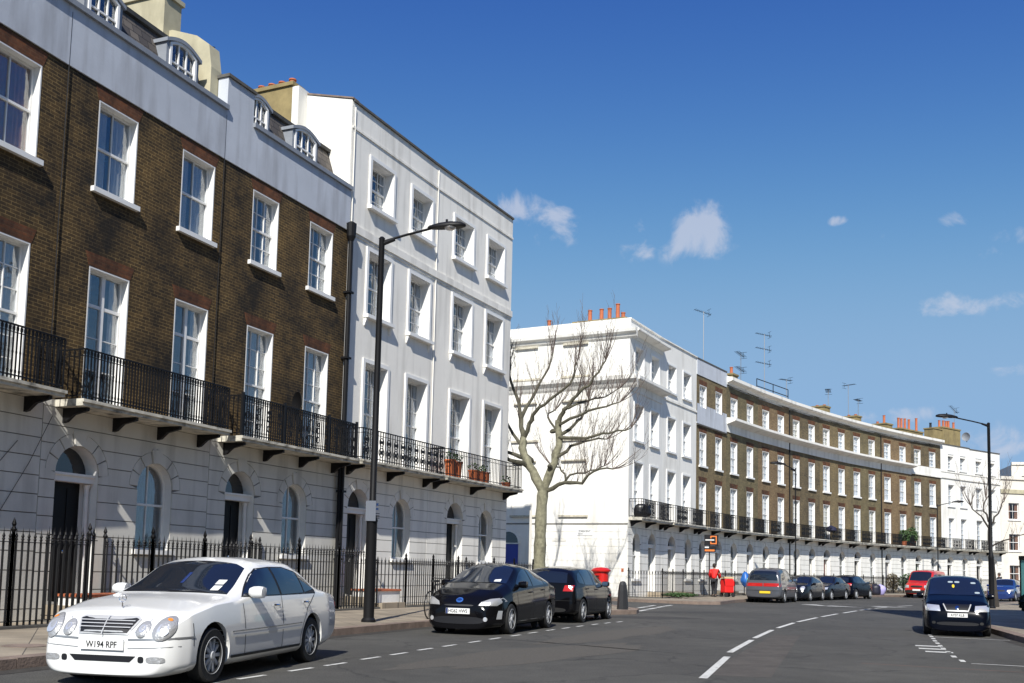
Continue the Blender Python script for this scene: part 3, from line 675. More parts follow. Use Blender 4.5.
for i in range(8):
    h, w = arc_house('brick_house', glabels[i], CF, gb[i], gb[i+1], G_F)
    wins = [(gx[2*i]-gb[i], gx[2*i]-gb[i]+1.06), (gx[2*i+1]-gb[i], gx[2*i+1]-gb[i]+1.06)]
    ops = [(a, b, z0, z1) for a, b in wins for z0, z1 in ((11.15, 12.48), (7.69, 9.66), (4.12, 6.72))]
    b = MB(); grid_wall(b, 0, w, 4.05, 13.3, ops); b.build('brick_wall', BV[i % 4], h)
    for a, c in wins:
        cv = random.choice([.95, .95, .6]); cm = random.choice([M_curtW, M_curtW, M_curtD, M_curtC])
        window(h, a, 11.15, c-a, 1.33, dict(gst, curtain=(cm, cv), sill=False)); window(h, a, 7.69, c-a, 1.97, dict(gst, curtain=(M_curtW, cv)))
        window(h, a, 4.12, c-a, 2.6, dict(gst, sill=False, nz=3, curtain=(cm, .95)))
    first = i < 4
    dx = (wins[1][0]+wins[1][1])/2 if first else (wins[0][0]+wins[0][1])/2; wx = (wins[0][0]+wins[0][1])/2 if first else (wins[1][0]+wins[1][1])/2
    ground_storey(h, w, 3.9, dx, [wx], M_stucF, M_curtD if i % 2 else None, dm=DV[(i*3) % 5], **fk)
    MB().box(0, w, -.03, .001, 3.901, 4.05).build('string_course', M_stucF, h)
    if i == 0:
        MB().box(0, w, -.04, .3, 13.02, 13.95).build('parapet', M_stucB, h); MB().box(0, w, -.07, .33, 13.951, 14.02).build('coping', M_coping, h)
        lo = MB(); grid_wall(lo, 0, w, 10.13, 11.31, [(a, b, 11.15, 12.48) for a, b in wins], y=-.04); lo.box(0, w, -.039, -.001, 10.13, 10.2); lo.build('band', M_stucB, h)
        MB().box(0, w, -.10, -.001, 10.02, 10.08).build('string_course', M_coping, h)
    elif i == 7 :
        MB().prism_yz(g_hi, 0, w).build('cornice', M_stucF, h); MB().box(0, w, .0, .3, 13.1, 13.76).build('parapet', M_stucF, h)
        MB().box(0, w, -.10, -.001, 10.3, 10.45).box(0, w, -.05, -.001, 10.45, 11.1).build('cornice', M_stucF, h)
    else:
        MB().prism_yz(g_hi, 0, w).build('cornice', M_stucF, h); MB().box(0, w, .0, .3, 13.1, 13.78).build('parapet', M_stucF, h)
        MB().prism_yz(g_lo, 0, w).build('cornice', M_stucF, h)
    shell(h, w, 9.5, 13.6, M_brickF)
    balcony(h, .05, w-.05, 3.9, 4.05, .92, .7, style='far', brackets=3)
    if i in (2, 5): MB().lathe([(.04, .2), (.04, 13.0)], (w-.05, -.07, 0), 6).build('downpipe', M_iron, h)
    FH.append((h, w))
def pots_row(x, ys, hs): return [(x, y, hh) for y, hh in zip(ys, hs)]
chimney(FH[1][0], 4.35, 5.2, 1.4, 2.6, 13.4, 14.7, pots_row(4.8, (1.7, 2.2), (.5, .3)), M_ycl)
chimney(FH[4][0], 4.2, 5.2, 1.6, 3.0, 13.4, 14.75, pots_row(4.6, (1.8, 2.4), (.12, .12)), M_ycl)
chimney(FH[5][0], 4.4, 5.2, 1.6, 3.0, 13.4, 14.65, pots_row(4.8, (1.9, 2.5), (.15, .15)), M_ycl)
chimney(FH[6][0], 4.0, 5.2, 1.6, 2.8, 13.4, 14.6, pots_row(4.3, (1.9, 2.5), (.7, .2)), M_ycl)
chimney(FH[7][0], 1.2, 5.1, 1.6, 2.4, 13.4, 14.45, [(1.6, 2, .95), (2.1, 2, .95), (2.7, 2, 1.0), (3.4, 2, 1.0), (4.7, 2, 1.25)], M_ycl)
hh1, wh1 = stucco_house(CF, 'stucco_house', 'white stucco house joined to the last brown brick house, above the red van', 107.98, 112.95, G_F,
    [(1.17, 2.2), (3.25, 4.3)], [(11.2, 12.55, {}), (7.9, 9.8, {}), (4.12, 6.8, dict(sill=False, nz=3))], 3.9, 4.05, 13.38, M_stucF, fsty, 1.4, [3.9], .7, 'far', .92, strings=[(10.35, 10.5, .1), (10.9, 11.0, .05)], door_kw=fk)
hh2, wh2 = stucco_house(CF, 'stucco_house', 'white stucco end house of the far terrace, partly behind the right street lamp', 112.95, 118.1, G_F,
    [(.95, 2.05), (3.2, 4.3)], [(11.2, 12.55, {}), (7.9, 9.8, {}), (4.12, 6.8, dict(sill=False, nz=3))], 3.9, 4.05, 13.30, M_stucW, fsty, 1.4, [3.9], .7, 'far', .92, strings=[(10.35, 10.5, .1), (10.9, 11.0, .05)], door_kw=fk)
chimney(hh1, 1.5, 2.95, 1.5, 2.4, 13.2, 15.05, [(1.9, 2, .5)], M_ycl, potm=M_iron)
chimney(hh1, 3.05, 6.2, 1.5, 2.6, 13.2, 15.3, [(3.4, 2, .65), (4.1, 2, .7), (4.6, 2, .7), (5.0, 2, .75), (5.9, 2, .7)], M_ycl)
# cream blocks closing the view
def block(label, x, y, w, d, h, m, rows, n, rot=0):
    t = thing('rendered_block', label, 'building', (x, y, 0), rot)
    ops = []; ww = w/n
    for i in range(n):
        for z in rows: ops.append((i*ww+ww*.3, i*ww+ww*.3+1.3, z, z+1.7))
    b = MB(); grid_wall(b, 0, w, 0, h, ops); b.build('wall', m, t)
    for a, c, z0, z1 in ops: window(t, a, z0, c-a, z1-z0, dict(depth=.2, nx=2, nz=1, curtain=(M_curtR, .6)))
    MB().box(0, w, -.15, .3, h, h+.3).build('parapet', m, t); MB().box(0, w, -.12, -.001, 10.0, 10.4).build('band', M_cream, t)
    MB().box(0, .25, .002, d, 0, h).box(w-.25, w, .002, d, 0, h).box(.25, w-.25, d-.25, d, 0, h).box(.25, w-.25, .25, d-.25, h-.5, h-.3).build('side_wall', m, t)
    return t
M_cr2 = mat('pale_cream_render', (.70, .66, .58), .85, var=.08, dirt=((.4, .36, .28), .8, .4))
block('pale cream rendered block beyond the far terrace at the right frame edge', 55.6, 112, 20, 12, 14.2, M_cr2, (1.2, 4.6, 8.0, 11.3), 6, math.radians(-14))
block('small pale house filling the gap past the white end house', 48.6, 100.2, 8.4, 9, 11.4, M_cr2, (1.2, 4.3, 7.4), 3, math.radians(12))

# ------------------------------------------------------------------ ground, road, pavements
def arc_line(C, off, sa, sb, n): return [arc(C, sa+(sb-sa)*i/n, off) for i in range(n+1)]
def sheet(name, pts, z, m, kind='structure'):
    o = MB().add([(x, y, z) for x, y in pts], [tuple(range(len(pts)))]).build(name, m); o['kind'] = kind; return o
sheet('ground', [(-1500, -1500), (1500, -1500), (1500, 1500), (-1500, 1500)], -.02, M_earth)
sheet('road', [(-60, -40), (160, -40), (160, 170), (-60, 170)], 0, M_asph)
near_k = arc_line(CLo, 6.7, 50, 96.9, 30)
end = near_k[-1]
nose = [(.4, 29.4), (1.5, 30.8), (3.2, 32.0), (4.1, 32.9), (4.35, 34.2), (4.1, 36.2), (3.7, 38.6), (3.1, 40.6), (2.0, 42.2), (-8, 47.2), (-30, 57.8)]
near_pav = near_k+nose+[(-45, 45), (-45, -25)]
far_nose = [(-30, 63.8), (-4, 51.6), (4.6, 46.9), (6.9, 45.2), (8.2, 44.5), (9.3, 44.9)]
far_k = far_nose+arc_line(CF, 5.0, 57.5, 135, 40)
far_pav = far_k+[(50, 130), (-30, 130)]
right_k = arc_line(CF, 15.0, 14, 150, 60)
right_pav = right_k+[(150, 60), (150, -40), (right_k[0][0], -40)]
def pavement(name, line, poly):
    o = MB().prism_xy(poly[::-1], -.3, .12).build(name, M_pave); o['kind'] = 'structure'
    # granite kerb in separate stones
    k = MB(); L = 0
    seg = []
    for i in range(len(line)-1):
        a, b = Vector(line[i]), Vector(line[i+1]); d = (b-a); n = max(1, round(d.length/.9))
        for j in range(n): seg.append((a+d*j/n, a+d*(j+1)/n))
    rnd = random.Random(3)
    for a, b in seg:
        d = (b-a).normalized(); nrm = Vector((-d.y, d.x))
        if name.startswith('right'): nrm = -nrm
        a2, b2 = a+d*.006, b-d*.006; h = .128+rnd.random()*.008
        q = [a2-nrm*.015, b2-nrm*.015, b2+nrm*.27, a2+nrm*.27]
        k.prism_xy([(p.x, p.y) for p in (q if not name.startswith('right') else q[::-1])], -.05, h)
    ko = k.build('kerb', M_kerb); ko['kind'] = 'structure'
pavement('pavement', near_k+nose, near_pav)
pavement('pavement', far_k, far_pav)
pavement('right_pavement', right_k, right_pav)

def stripe(pts, w, name='road_marking', m=None, z=.006):
    """painted line along a polyline"""
    mb = MB(); P = [Vector(p) for p in pts]; L_ = []; R_ = []
    for i, p in enumerate(P):
        d = (P[min(i+1, len(P)-1)]-P[max(i-1, 0)]).normalized(); n = Vector((-d.y, d.x)); L_.append(p+n*w/2); R_.append(p-n*w/2)
    for i in range(len(P)-1): mb.add([(L_[i].x, L_[i].y, z), (R_[i].x, R_[i].y, z), (R_[i+1].x, R_[i+1].y, z), (L_[i+1].x, L_[i+1].y, z)], [(0, 1, 2, 3)])
    return mb
dash = [((2.54, 13.31), (3.61, 16.84)), ((3.85, 17.76), (5.07, 21.26)), ((5.28, 21.9), (6.53, 25.27)), ((6.93, 26.28), (8.21, 29.35)), ((8.5, 30.0), (10.1, 33.4)),
        ((10.5, 34.2), (12.0, 37.2)), ((12.5, 38.1), (14.0, 41.0)), ((14.4, 41.8), (15.6, 43.9)), ((16.1, 44.8), (17.5, 47.1)), ((1.2, 9), (2.2, 12.2)), ((.2, 5), (.95, 8)), ((18.6, 48.7), (20.2, 51))]
mk = MB()
for a, b in dash:
    s = stripe([a, b], .115); mk.add(s.v, s.f)
bay = arc_line(CLo, 9.45, 60, 98, 46)
bay_d = [(-3.35, 11.3), (-3.05, 12.24), (-2.67, 13.25), (-2.36, 14.05), (-2.02, 15.09), (-1.7, 15.95), (-1.37, 16.94), (-1.02, 17.85), (-.62, 18.9), (-.26, 19.9), (.15, 20.95), (.53, 22.0), (.95, 23.1), (1.35, 24.05), (1.75, 25.0), (2.2, 26.0), (2.6, 26.85), (3.0, 27.6)]
for p in bay_d:
    d = Vector((.37, .93)); p = Vector(p); s = stripe([p-d*.27, p+d*.27], .075); mk.add(s.v, s.f)
for p in ((10.2, 24.7), (9.95, 24.0), (9.66, 23.2), (9.36, 22.4), (9.08, 21.6), (8.8, 20.8), (8.52, 20.0), (8.23, 19.1), (7.85, 18.0), (7.6, 17.1)):
    d = Vector((.33, .94)); p = Vector(p); s = stripe([p-d*.22, p+d*.22], .085); mk.add(s.v, s.f)
s = stripe([(9.98, 23.9), (11.4, 23.2)], .07); mk.add(s.v, s.f); s = stripe([(7.52, 16.6), (8.9, 16.0)], .07); mk.add(s.v, s.f)
for k, (x, y) in enumerate(((8.25, 20.7), (8.0, 19.9), (7.8, 19.1))):      # worn lettering bars beside the bay
    s = stripe([(x, y), (x+.45, y-.16)], .30); mk.add(s.v, s.f)
for a, b in (((4.5, 35.4), (5.0, 36.9)), ((5.1, 37.4), (5.6, 38.9)), ((5.7, 39.4), (6.2, 40.8)), ((6.3, 41.3), (6.8, 42.6)), ((4.9, 38.6), (5.4, 40.0)), ((5.5, 40.5), (6.0, 41.9))):
    s = stripe([a, b], .16); mk.add(s.v, s.f)
for a, b in (((14.2, 48.4), (14.6, 46.2)), ((14.7, 47.0), (15.9, 45.6)), ((17.2, 47.9), (18.4, 46.6))):   # hump arrows
    a, b = Vector(a), Vector(b); d = (b-a).normalized(); n = Vector((-d.y, d.x))*.42
    mk.add([((a+n).x, (a+n).y, .006), ((a-n).x, (a-n).y, .006), (b.x, b.y, .006)], [(0, 1, 2)])
gt = stripe([arc(CLo, 50+46.5*i/60, 6.72+.16) for i in range(61)], .34, z=.003); g2_ = stripe([arc(CF, 14+70*i/60, 14.98-.16) for i in range(61)], .30, z=.003); gt.add(g2_.v, g2_.f)
go_ = gt.build('gutter', mat('gutter_dirt', (.035, .031, .026), .95, var=.5, vscale=3, bump=.4)); go_['kind'] = 'structure'
mo = mk.build('road_marking', M_paint); mo['kind'] = 'structure'
def blob(cx, cy, rx, ry, rot, seed, n=110):
    r = random.Random(seed); c, s = math.cos(rot), math.sin(rot); out = []
    ph = [r.random()*6 for _ in range(3)]
    for k in range(n):
        t = 2*PI*k/n; q = 1+.12*math.sin(2*t+ph[0])+.08*math.sin(5*t+ph[1])+.05*math.sin(9*t+ph[2])+r.uniform(-.035, .035); x, y = rx*q*math.cos(t), ry*q*math.sin(t)
        out.append((cx+x*c-y*s, cy+x*s+y*c))
    return out
sheet('road_patch', blob(.5, 16.5, .75, 3.6, -.55, 1), .002, M_asph2)
sheet('road_patch', blob(2.4, 22.3, .65, 3.6, -.42, 2), .002, M_asph2)
sheet('road_patch', blob(4.3, 30.6, 1.3, .95, .2, 3), .002, M_asph3)
sheet('road_patch', blob(5.9, 35.3, 1.6, .8, .5, 4), .002, M_asph3)
sheet('road_patch', [(5.6, 16.2), (8.2, 15.0), (8.23, 15.06), (5.62, 16.27)], .002, M_red)
sheet('road_patch', [(-.2, 19.9), (3.0, 17.2), (3.05, 17.28), (-.15, 20.0)], .002, M_asph3)
sheet('road_patch', [(2.6, 13.8), (3.5, 13.6), (6.6, 23.1), (6.1, 23.4)], .002, mat('asphalt_strip', (.072, .064, .056), .9, var=.3, vscale=2, bump=.4, bscale=90))
for x, y in ((-6.82, 14.44), (-4.6, 17.2)):
    mh = MB().lathe([(.30, 0), (.30, .008), (.27, .008), (.26, .004), (.0, .004)], (x, y, .121), 24).build('manhole_cover', M_kerb)
    tag(mh, 'round iron cover in the pavement '+('beside the front of the white saloon car' if y < 15 else 'behind the white saloon car'), 'manhole cover')

# ------------------------------------------------------------------ world, sun, camera
EL = math.radians(42)
SUN = Vector((-.10*math.cos(EL), -.995*math.cos(EL), math.sin(EL))).normalized()
w = bpy.data.worlds.new('World'); scene.world = w; w.use_nodes = True; nt = w.node_tree; N = nt.nodes; L = nt.links
bg = N['Background']; sky = N.new('ShaderNodeTexSky'); sky.sky_type = 'NISHITA'; sky.sun_disc = False
sky.sun_elevation = math.asin(SUN.z); sky.sun_rotation = math.atan2(SUN.x, SUN.y); sky.air_density = 1.0; sky.dust_density = .35; sky.ozone_density = 2.2; sky.altitude = 50
CL = [(0.1697, 0.9325, 0.3189, 38, 30), (0.1132, 0.942, 0.3158, 24, 22), (0.0403, 0.9424, 0.3319, 34, 24), (0.0111, 0.938, 0.3464, 44, 16), (0.2927, 0.8997, 0.3239, 10, 5), (0.3285, 0.8928, 0.3083, 11, 7), (0.3845, 0.8672, 0.3164, 14, 9), (0.4145, 0.8649, 0.283, 16, 9), (0.4298, 0.8526, 0.2972, 16, 10), (0.3978, 0.884, 0.2456, 50, 14), (0.4304, 0.8837, 0.1839, 20, 9), (0.4421, 0.8884, 0.124, 60, 18), (0.3562, 0.9224, 0.1496, 60, 10)]
geo = N.new('ShaderNodeTexCoord')
no = N.new('ShaderNodeTexNoise'); no.inputs['Scale'].default_value = 24; no.inputs['Detail'].default_value = 9; no.inputs['Roughness'].default_value = .6; no.inputs['Distortion'].default_value = .4
L.new(geo.outputs['Generated'], no.inputs['Vector'])
nrm = N.new('ShaderNodeVectorMath'); nrm.operation = 'NORMALIZE'; L.new(geo.outputs['Generated'], nrm.inputs[0])
acc = None
for x, y, z, rx, ry in CL:
    sub = N.new('ShaderNodeVectorMath'); sub.operation = 'SUBTRACT'; L.new(nrm.outputs[0], sub.inputs[0]); sub.inputs[1].default_value = (x, y, z)
    sc = N.new('ShaderNodeVectorMath'); sc.operation = 'MULTIPLY'; L.new(sub.outputs[0], sc.inputs[0]); sc.inputs[1].default_value = (1000/rx, 1000/rx*.3, 1000/ry)
    ln = N.new('ShaderNodeVectorMath'); ln.operation = 'LENGTH'; L.new(sc.outputs[0], ln.inputs[0])
    mr = N.new('ShaderNodeMapRange'); mr.inputs['From Min'].default_value = 0.2; mr.inputs['From Max'].default_value = 1.35; mr.inputs['To Min'].default_value = .85 if rx*ry > 1100 and rx < 39 or rx*ry > 1400 else (.50 if rx*ry > 300 else .42); mr.inputs['To Max'].default_value = 0; mr.interpolation_type = 'SMOOTHSTEP'
    L.new(ln.outputs['Value'], mr.inputs['Value'])
    if acc is None: acc = mr.outputs['Result']
    else:
        mx = N.new('ShaderNodeMath'); mx.operation = 'MAXIMUM'; L.new(acc, mx.inputs[0]); L.new(mr.outputs['Result'], mx.inputs[1]); acc = mx.outputs[0]
nm = N.new('ShaderNodeMapRange'); nm.inputs['From Min'].default_value = .3; nm.inputs['From Max'].default_value = .7; nm.inputs['To Max'].default_value = 1.0; L.new(no.outputs['Fac'], nm.inputs['Value'])
ad = N.new('ShaderNodeMath'); ad.operation = 'ADD'; L.new(acc, ad.inputs[0]); L.new(nm.outputs['Result'], ad.inputs[1])
m2 = N.new('ShaderNodeMapRange'); m2.inputs['From Min'].default_value = .74; m2.inputs['From Max'].default_value = 1.36; m2.inputs['To Max'].default_value = .62; m2.interpolation_type = 'SMOOTHSTEP'
mk2 = N.new('ShaderNodeMapRange'); mk2.inputs['From Min'].default_value = .02; mk2.inputs['From Max'].default_value = .2; L.new(acc, mk2.inputs['Value'])
m2b = N.new('ShaderNodeMath'); m2b.operation = 'MULTIPLY'; L.new(m2.outputs['Result'], m2b.inputs[0]); L.new(mk2.outputs['Result'], m2b.inputs[1])
L.new(ad.outputs[0], m2.inputs['Value'])
sep = N.new('ShaderNodeSeparateColor'); com = N.new('ShaderNodeCombineColor'); L.new(sky.outputs[0], sep.inputs[0]); SB = .095
for i, (kk, gg, cc) in enumerate(((10.0, 2.37, .275), (4.5, 1.96, .46), (1.68, 1.05, .76))):     # deep spring blue: richer zenith than the stock sky
    def M_(op, a, b):
        n_ = N.new('ShaderNodeMath'); n_.operation = op
        for q_, v_ in ((0, a), (1, b)):
            if isinstance(v_, (int, float)): n_.inputs[q_].default_value = v_
            else: L.new(v_, n_.inputs[q_])
        return n_.outputs[0]
    x_ = M_('MULTIPLY', M_('POWER', M_('MULTIPLY', sep.outputs[i], SB), gg), kk)
    t_ = M_('ADD', M_('POWER', M_('DIVIDE', x_, cc), 3), 1); x_ = M_('DIVIDE', x_, M_('POWER', t_, 1/3)); L.new(M_('DIVIDE', x_, SB), com.inputs[i])
mixc = N.new('ShaderNodeMix'); mixc.data_type = 'RGBA'; L.new(m2b.outputs[0], mixc.inputs['Factor']); L.new(com.outputs[0], mixc.inputs['A']); mixc.inputs['B'].default_value = (6.6, 6.9, 8.0, 1)
L.new(mixc.outputs['Result'], bg.inputs['Color']); bg.inputs['Strength'].default_value = .077
sl = bpy.data.lights.new('sun', 'SUN'); sl.energy = 5.0; sl.angle = math.radians(.53); sl.color = (1, .965, .90)
so = bpy.data.objects.new('sun', sl); col.objects.link(so); so.rotation_euler = SUN.to_track_quat('Z', 'Y').to_euler()
th, ro, hc = .0895212, .02318302, 1.36086
fwd = Vector((0, math.cos(th), math.sin(th))); up0 = Vector((0, -math.sin(th), math.cos(th))); r0 = Vector((1, 0, 0))
rt = r0*math.cos(ro)+up0*math.sin(ro); up = up0*math.cos(ro)-r0*math.sin(ro)
cam = bpy.data.cameras.new('camera'); co = bpy.data.objects.new('camera', cam); col.objects.link(co)
Mx = Matrix(((rt.x, up.x, -fwd.x, 0), (rt.y, up.y, -fwd.y, 0), (rt.z, up.z, -fwd.z, hc), (0, 0, 0, 1))); co.matrix_world = Mx
cam.sensor_width = 36; cam.lens = 1011.21/1024*36; cam.shift_y = (478.2-341.5)/1024; cam.clip_start = .1; cam.clip_end = 4000
scene.camera = co
vs = scene.view_settings; vs.view_transform = 'Standard'; vs.look = 'None'; vs.exposure = .30; vs.gamma = 1; vs.use_curve_mapping = False
scene.render.resolution_x = 1024; scene.render.resolution_y = 683

# ------------------------------------------------------------------ cars
def interp(tab, x):
    t = sorted(tab)
    if x <= t[0][0]: return t[0][1]
    if x >= t[-1][0]: return t[-1][1]
    for (a, p), (b, q) in zip(t, t[1:]):
        if a <= x <= b:
            k = (x-a)/(b-a) if b > a else 0
            return p+(q-p)*k
def car_shell(P):
    L2 = P['L']/2; xs = sorted({x for k in ('top', 'W', 'sh', 'wt', 'zb') for x, _ in P[k]})
    out = []
    for i, x in enumerate(xs):
        out.append(x)
        if i < len(xs)-1:
            n = int((xs[i+1]-x)/.28)
            for j in range(1, n+1): out.append(x+(xs[i+1]-x)*j/(n+1))
    xs = [x for i, x in enumerate(out) if i == 0 or x-out[i-1] > .03]
    vs = []; fs = []; NR = 20
    for x in xs:
        W, zb, zs, zt, wt = (interp(P[k], x) for k in ('W', 'zb', 'sh', 'top', 'wt'))
        zt = max(zt, zs+.01); hood = zt-zs < .2
        zr = zt-(.035 if hood else .07)
        if hood: zr = max(zr, zs+.005)
        half = [(0, zb), (.6*W, zb), (.9*W, zb+.015), (.985*W, zb+.12), (W, zb+.38*(zs-zb)), (.997*W, zb+.72*(zs-zb)), (.955*W, zs),
                ((.955*W+wt)/2+(.03 if not hood else .0), (zs+zr)/2+(.01 if not hood else .012)), (wt, zr), (.55*wt, zt-.012), (0, zt)]
        ring = [(x, y, z) for y, z in half]+[(x, -y, z) for y, z in half[9:0:-1]]
        vs += ring
    for i in range(len(xs)-1):
        for k in range(NR): fs.append((i*NR+k, i*NR+(k+1) % NR, (i+1)*NR+(k+1) % NR, (i+1)*NR+k))
    for base, flip in ((0, 0), ((len(xs)-1)*NR, 1)):
        R = lambda j: base+(NR-j) % NR
        caps = [(base, base+1, R(1))]+[(base+j, base+j+1, R(j+1), R(j)) for j in range(1, 9)]+[(base+9, base+10, R(9))]
        fs += caps if not flip else [c[::-1] for c in caps]
    mb = MB().add(vs, fs); me = mb.mesh('shell', P['paint'], False)
    cr = me.attributes.new('crease_edge', 'FLOAT', 'EDGE'); CK = {6: .5, 14: .5, 8: .35, 12: .35, 3: .5, 17: .5}
    for e in me.edges:
        a, b = e.vertices
        if abs(a-b) == NR and a % NR in CK: cr.data[e.index].value = CK[a % NR]
    o = bpy.data.objects.new('tmpcar', me); col.objects.link(o)
    m = o.modifiers.new('s', 'SUBSURF'); m.levels = 2; m.render_levels = 2
    cut = MB()
    for ax in (P['fa'], P['ra']):
        for s in (-1, 1): cut.lathe([(P['ar'], -.32 if s > 0 else -.25), (P['ar'], .25 if s > 0 else .32)], (ax, s*(P['tw']+.02), P['wr']+.015), 28, 'y')
    cm = cut.mesh('cut', None); c = bpy.data.objects.new('tmpcut', cm); col.objects.link(c)
    b = o.modifiers.new('b', 'BOOLEAN'); b.operation = 'DIFFERENCE'; b.object = c; b.solver = 'EXACT'
    dg = bpy.context.evaluated_depsgraph_get(); dg.update()
    me2 = bpy.data.meshes.new_from_object(o.evaluated_get(dg))
    bpy.data.objects.remove(o); bpy.data.objects.remove(c)
    me2.polygons.foreach_set('use_smooth', [True]*len(me2.polygons)); me2.set_sharp_from_angle(angle=math.radians(35))
    if len(me2.materials) == 0: me2.materials.append(P['paint'])
    return me2
def densify(out, step=.07):
    r = []
    for i, a in enumerate(out):
        b = out[(i+1) % len(out)]; d = math.hypot(b[0]-a[0], b[1]-a[1]); n = max(1, int(d/step))
        for j in range(n): r.append((a[0]+(b[0]-a[0])*j/n, a[1]+(b[1]-a[1])*j/n))
    return r
def hit(bvh, p, ax, off):
    """ax: 'y+','y-' looks at that side; 'x+','x-' front / rear; 'z+' top. p = the two other coordinates"""
    if not isinstance(ax, str):      # slanted screen: p = (y, fraction up from A to B)
        (xa, za), (xb, zb) = ax; dx, dz = xb-xa, zb-za; l = math.hypot(dx, dz); sg = 1 if xa > xb else -1
        nx, nz = dz/l*sg, abs(dx)/l
        o = Vector((xa+dx*p[1]+nx*.5, p[0], za+dz*p[1]+nz*.5)); d = Vector((-nx, 0, -nz))
        loc, n, _, _ = bvh.ray_cast(o, d)
        if loc is None: loc, n, _, _ = bvh.find_nearest(o+d*.5)
        if n.dot(d) > 0: n = -n
        return loc+n*off
    s = 1 if ax[1] == '+' else -1
    if ax[0] == 'y': o, d = Vector((p[0], 4*s, p[1])), Vector((0, -s, 0))
    elif ax[0] == 'x': o, d = Vector((6*s, p[0], p[1])), Vector((-s, 0, 0))
    else: o, d = Vector((p[0], p[1], 5)), Vector((0, 0, -1))
    loc, n, _, _ = bvh.ray_cast(o, d)
    if loc is None:
        g = {'y': Vector((p[0], .8*s, p[1])), 'x': Vector((2*s, p[0], p[1])), 'z': Vector((p[0], p[1], 1))}[ax[0]]
        loc, n, _, _ = bvh.find_nearest(g)
    if n.dot(d) > 0: n = -n
    return loc+n*off
def patch(bvh, out, ax, off=.006, rings=5, step=.07, bulge=0.):
    mb = MB(); o = densify(out, step); cx = sum(p[0] for p in o)/len(o); cy = sum(p[1] for p in o)/len(o); n = len(o)
    for r in range(rings+1):
        k = 1-r/rings
        if r == rings: mb.v.append(tuple(hit(bvh, (cx, cy), ax, off+bulge))); break
        for p in o: mb.v.append(tuple(hit(bvh, (cx+(p[0]-cx)*k, cy+(p[1]-cy)*k), ax, off+bulge*(1-k*k))))
    for r in range(rings-1):
        for i in range(n): mb.f.append((r*n+i, r*n+(i+1) % n, (r+1)*n+(i+1) % n, (r+1)*n+i))
    for i in range(n): mb.f.append(((rings-1)*n+i, (rings-1)*n+(i+1) % n, rings*n))
    return mb
def strip(bvh, pts, w, ax, off=.004):
    mb = MB(); P = []
    for a, b in zip(pts, pts[1:]):
        n = max(1, int(math.hypot(b[0]-a[0], b[1]-a[1])/.06))
        P += [(a[0]+(b[0]-a[0])*j/n, a[1]+(b[1]-a[1])*j/n) for j in range(n)]
    P.append(pts[-1])
    for i, p in enumerate(P):
        q, r = P[max(0, i-1)], P[min(len(P)-1, i+1)]; d = Vector((r[0]-q[0], r[1]-q[1])).normalized(); nx, ny = -d.y*w/2, d.x*w/2
        mb.v.append(tuple(hit(bvh, (p[0]+nx, p[1]+ny), ax, off))); mb.v.append(tuple(hit(bvh, (p[0]-nx, p[1]-ny), ax, off)))
        if i: mb.f.append((2*i-2, 2*i-1, 2*i+1, 2*i))
    return mb
def ell(cx, cy, a, b, rot=0, n=22, p=2.):
    out = []
    for k in range(n):
        t = 2*PI*k/n; c, s = math.cos(t), math.sin(t); x = a*abs(c)**(2/p)*(1 if c > 0 else -1); y = b*abs(s)**(2/p)*(1 if s > 0 else -1)
        out.append((cx+x*math.cos(rot)-y*math.sin(rot), cy+x*math.sin(rot)+y*math.cos(rot)))
    return out
WHEELS = {}
def wheel(car, x, y, r, spokes, side):
    tw = .20
    key = (r, spokes)
    if key not in WHEELS:
        t = MB().lathe([(r*.66, -.10), (r*.93, -.10), (r, -.075), (r*1.0, .0), (r, .075), (r*.93, .10), (r*.66, .10)], (0, 0, 0), 32, 'y', False).mesh('tyre', M_tyre, True)
        m = MB().lathe([(r*.67, -.085), (r*.67, .095), (r*.62, .10), (r*.60, .06), (r*.2, .03), (r*.0, .03)], (0, 0, 0), 32, 'y', False).mesh('rim_barrel', M_dark, True)
        s = MB().lathe([(r*.60, .062), (r*.66, .103), (r*.685, .098)], (0, 0, 0), 32, 'y', False); s.lathe([(0, .10), (r*.13, .10), (r*.17, .085), (r*.17, .05)], (0, 0, 0), 16, 'y')
        for k in range(spokes):
            a = 2*PI*k/spokes; hw = .62*r/spokes; c, sn = math.cos(a), math.sin(a)
            q = [(r*.12, -hw*.9), (r*.62, -hw), (r*.62, hw), (r*.12, hw*.9)]
            f = [(u*c-v*sn, .088 if u < r*.3 else .078, u*sn+v*c) for u, v in q]; b = [(p[0], .05, p[2]) for p in f]
            s.add(f+b, [(0, 1, 2, 3), (4, 7, 6, 5), (0, 4, 5, 1), (1, 5, 6, 2), (2, 6, 7, 3), (3, 7, 4, 0)])
        WHEELS[key] = (t, m, s.mesh('rim', M_rim, True))
    t, m, s = WHEELS[key]
    w = link('wheel', t, car, (x, y, r), (0, 0, 0 if side > 0 else PI)); link('rim_barrel', m, w); link('rim', s, w); return w

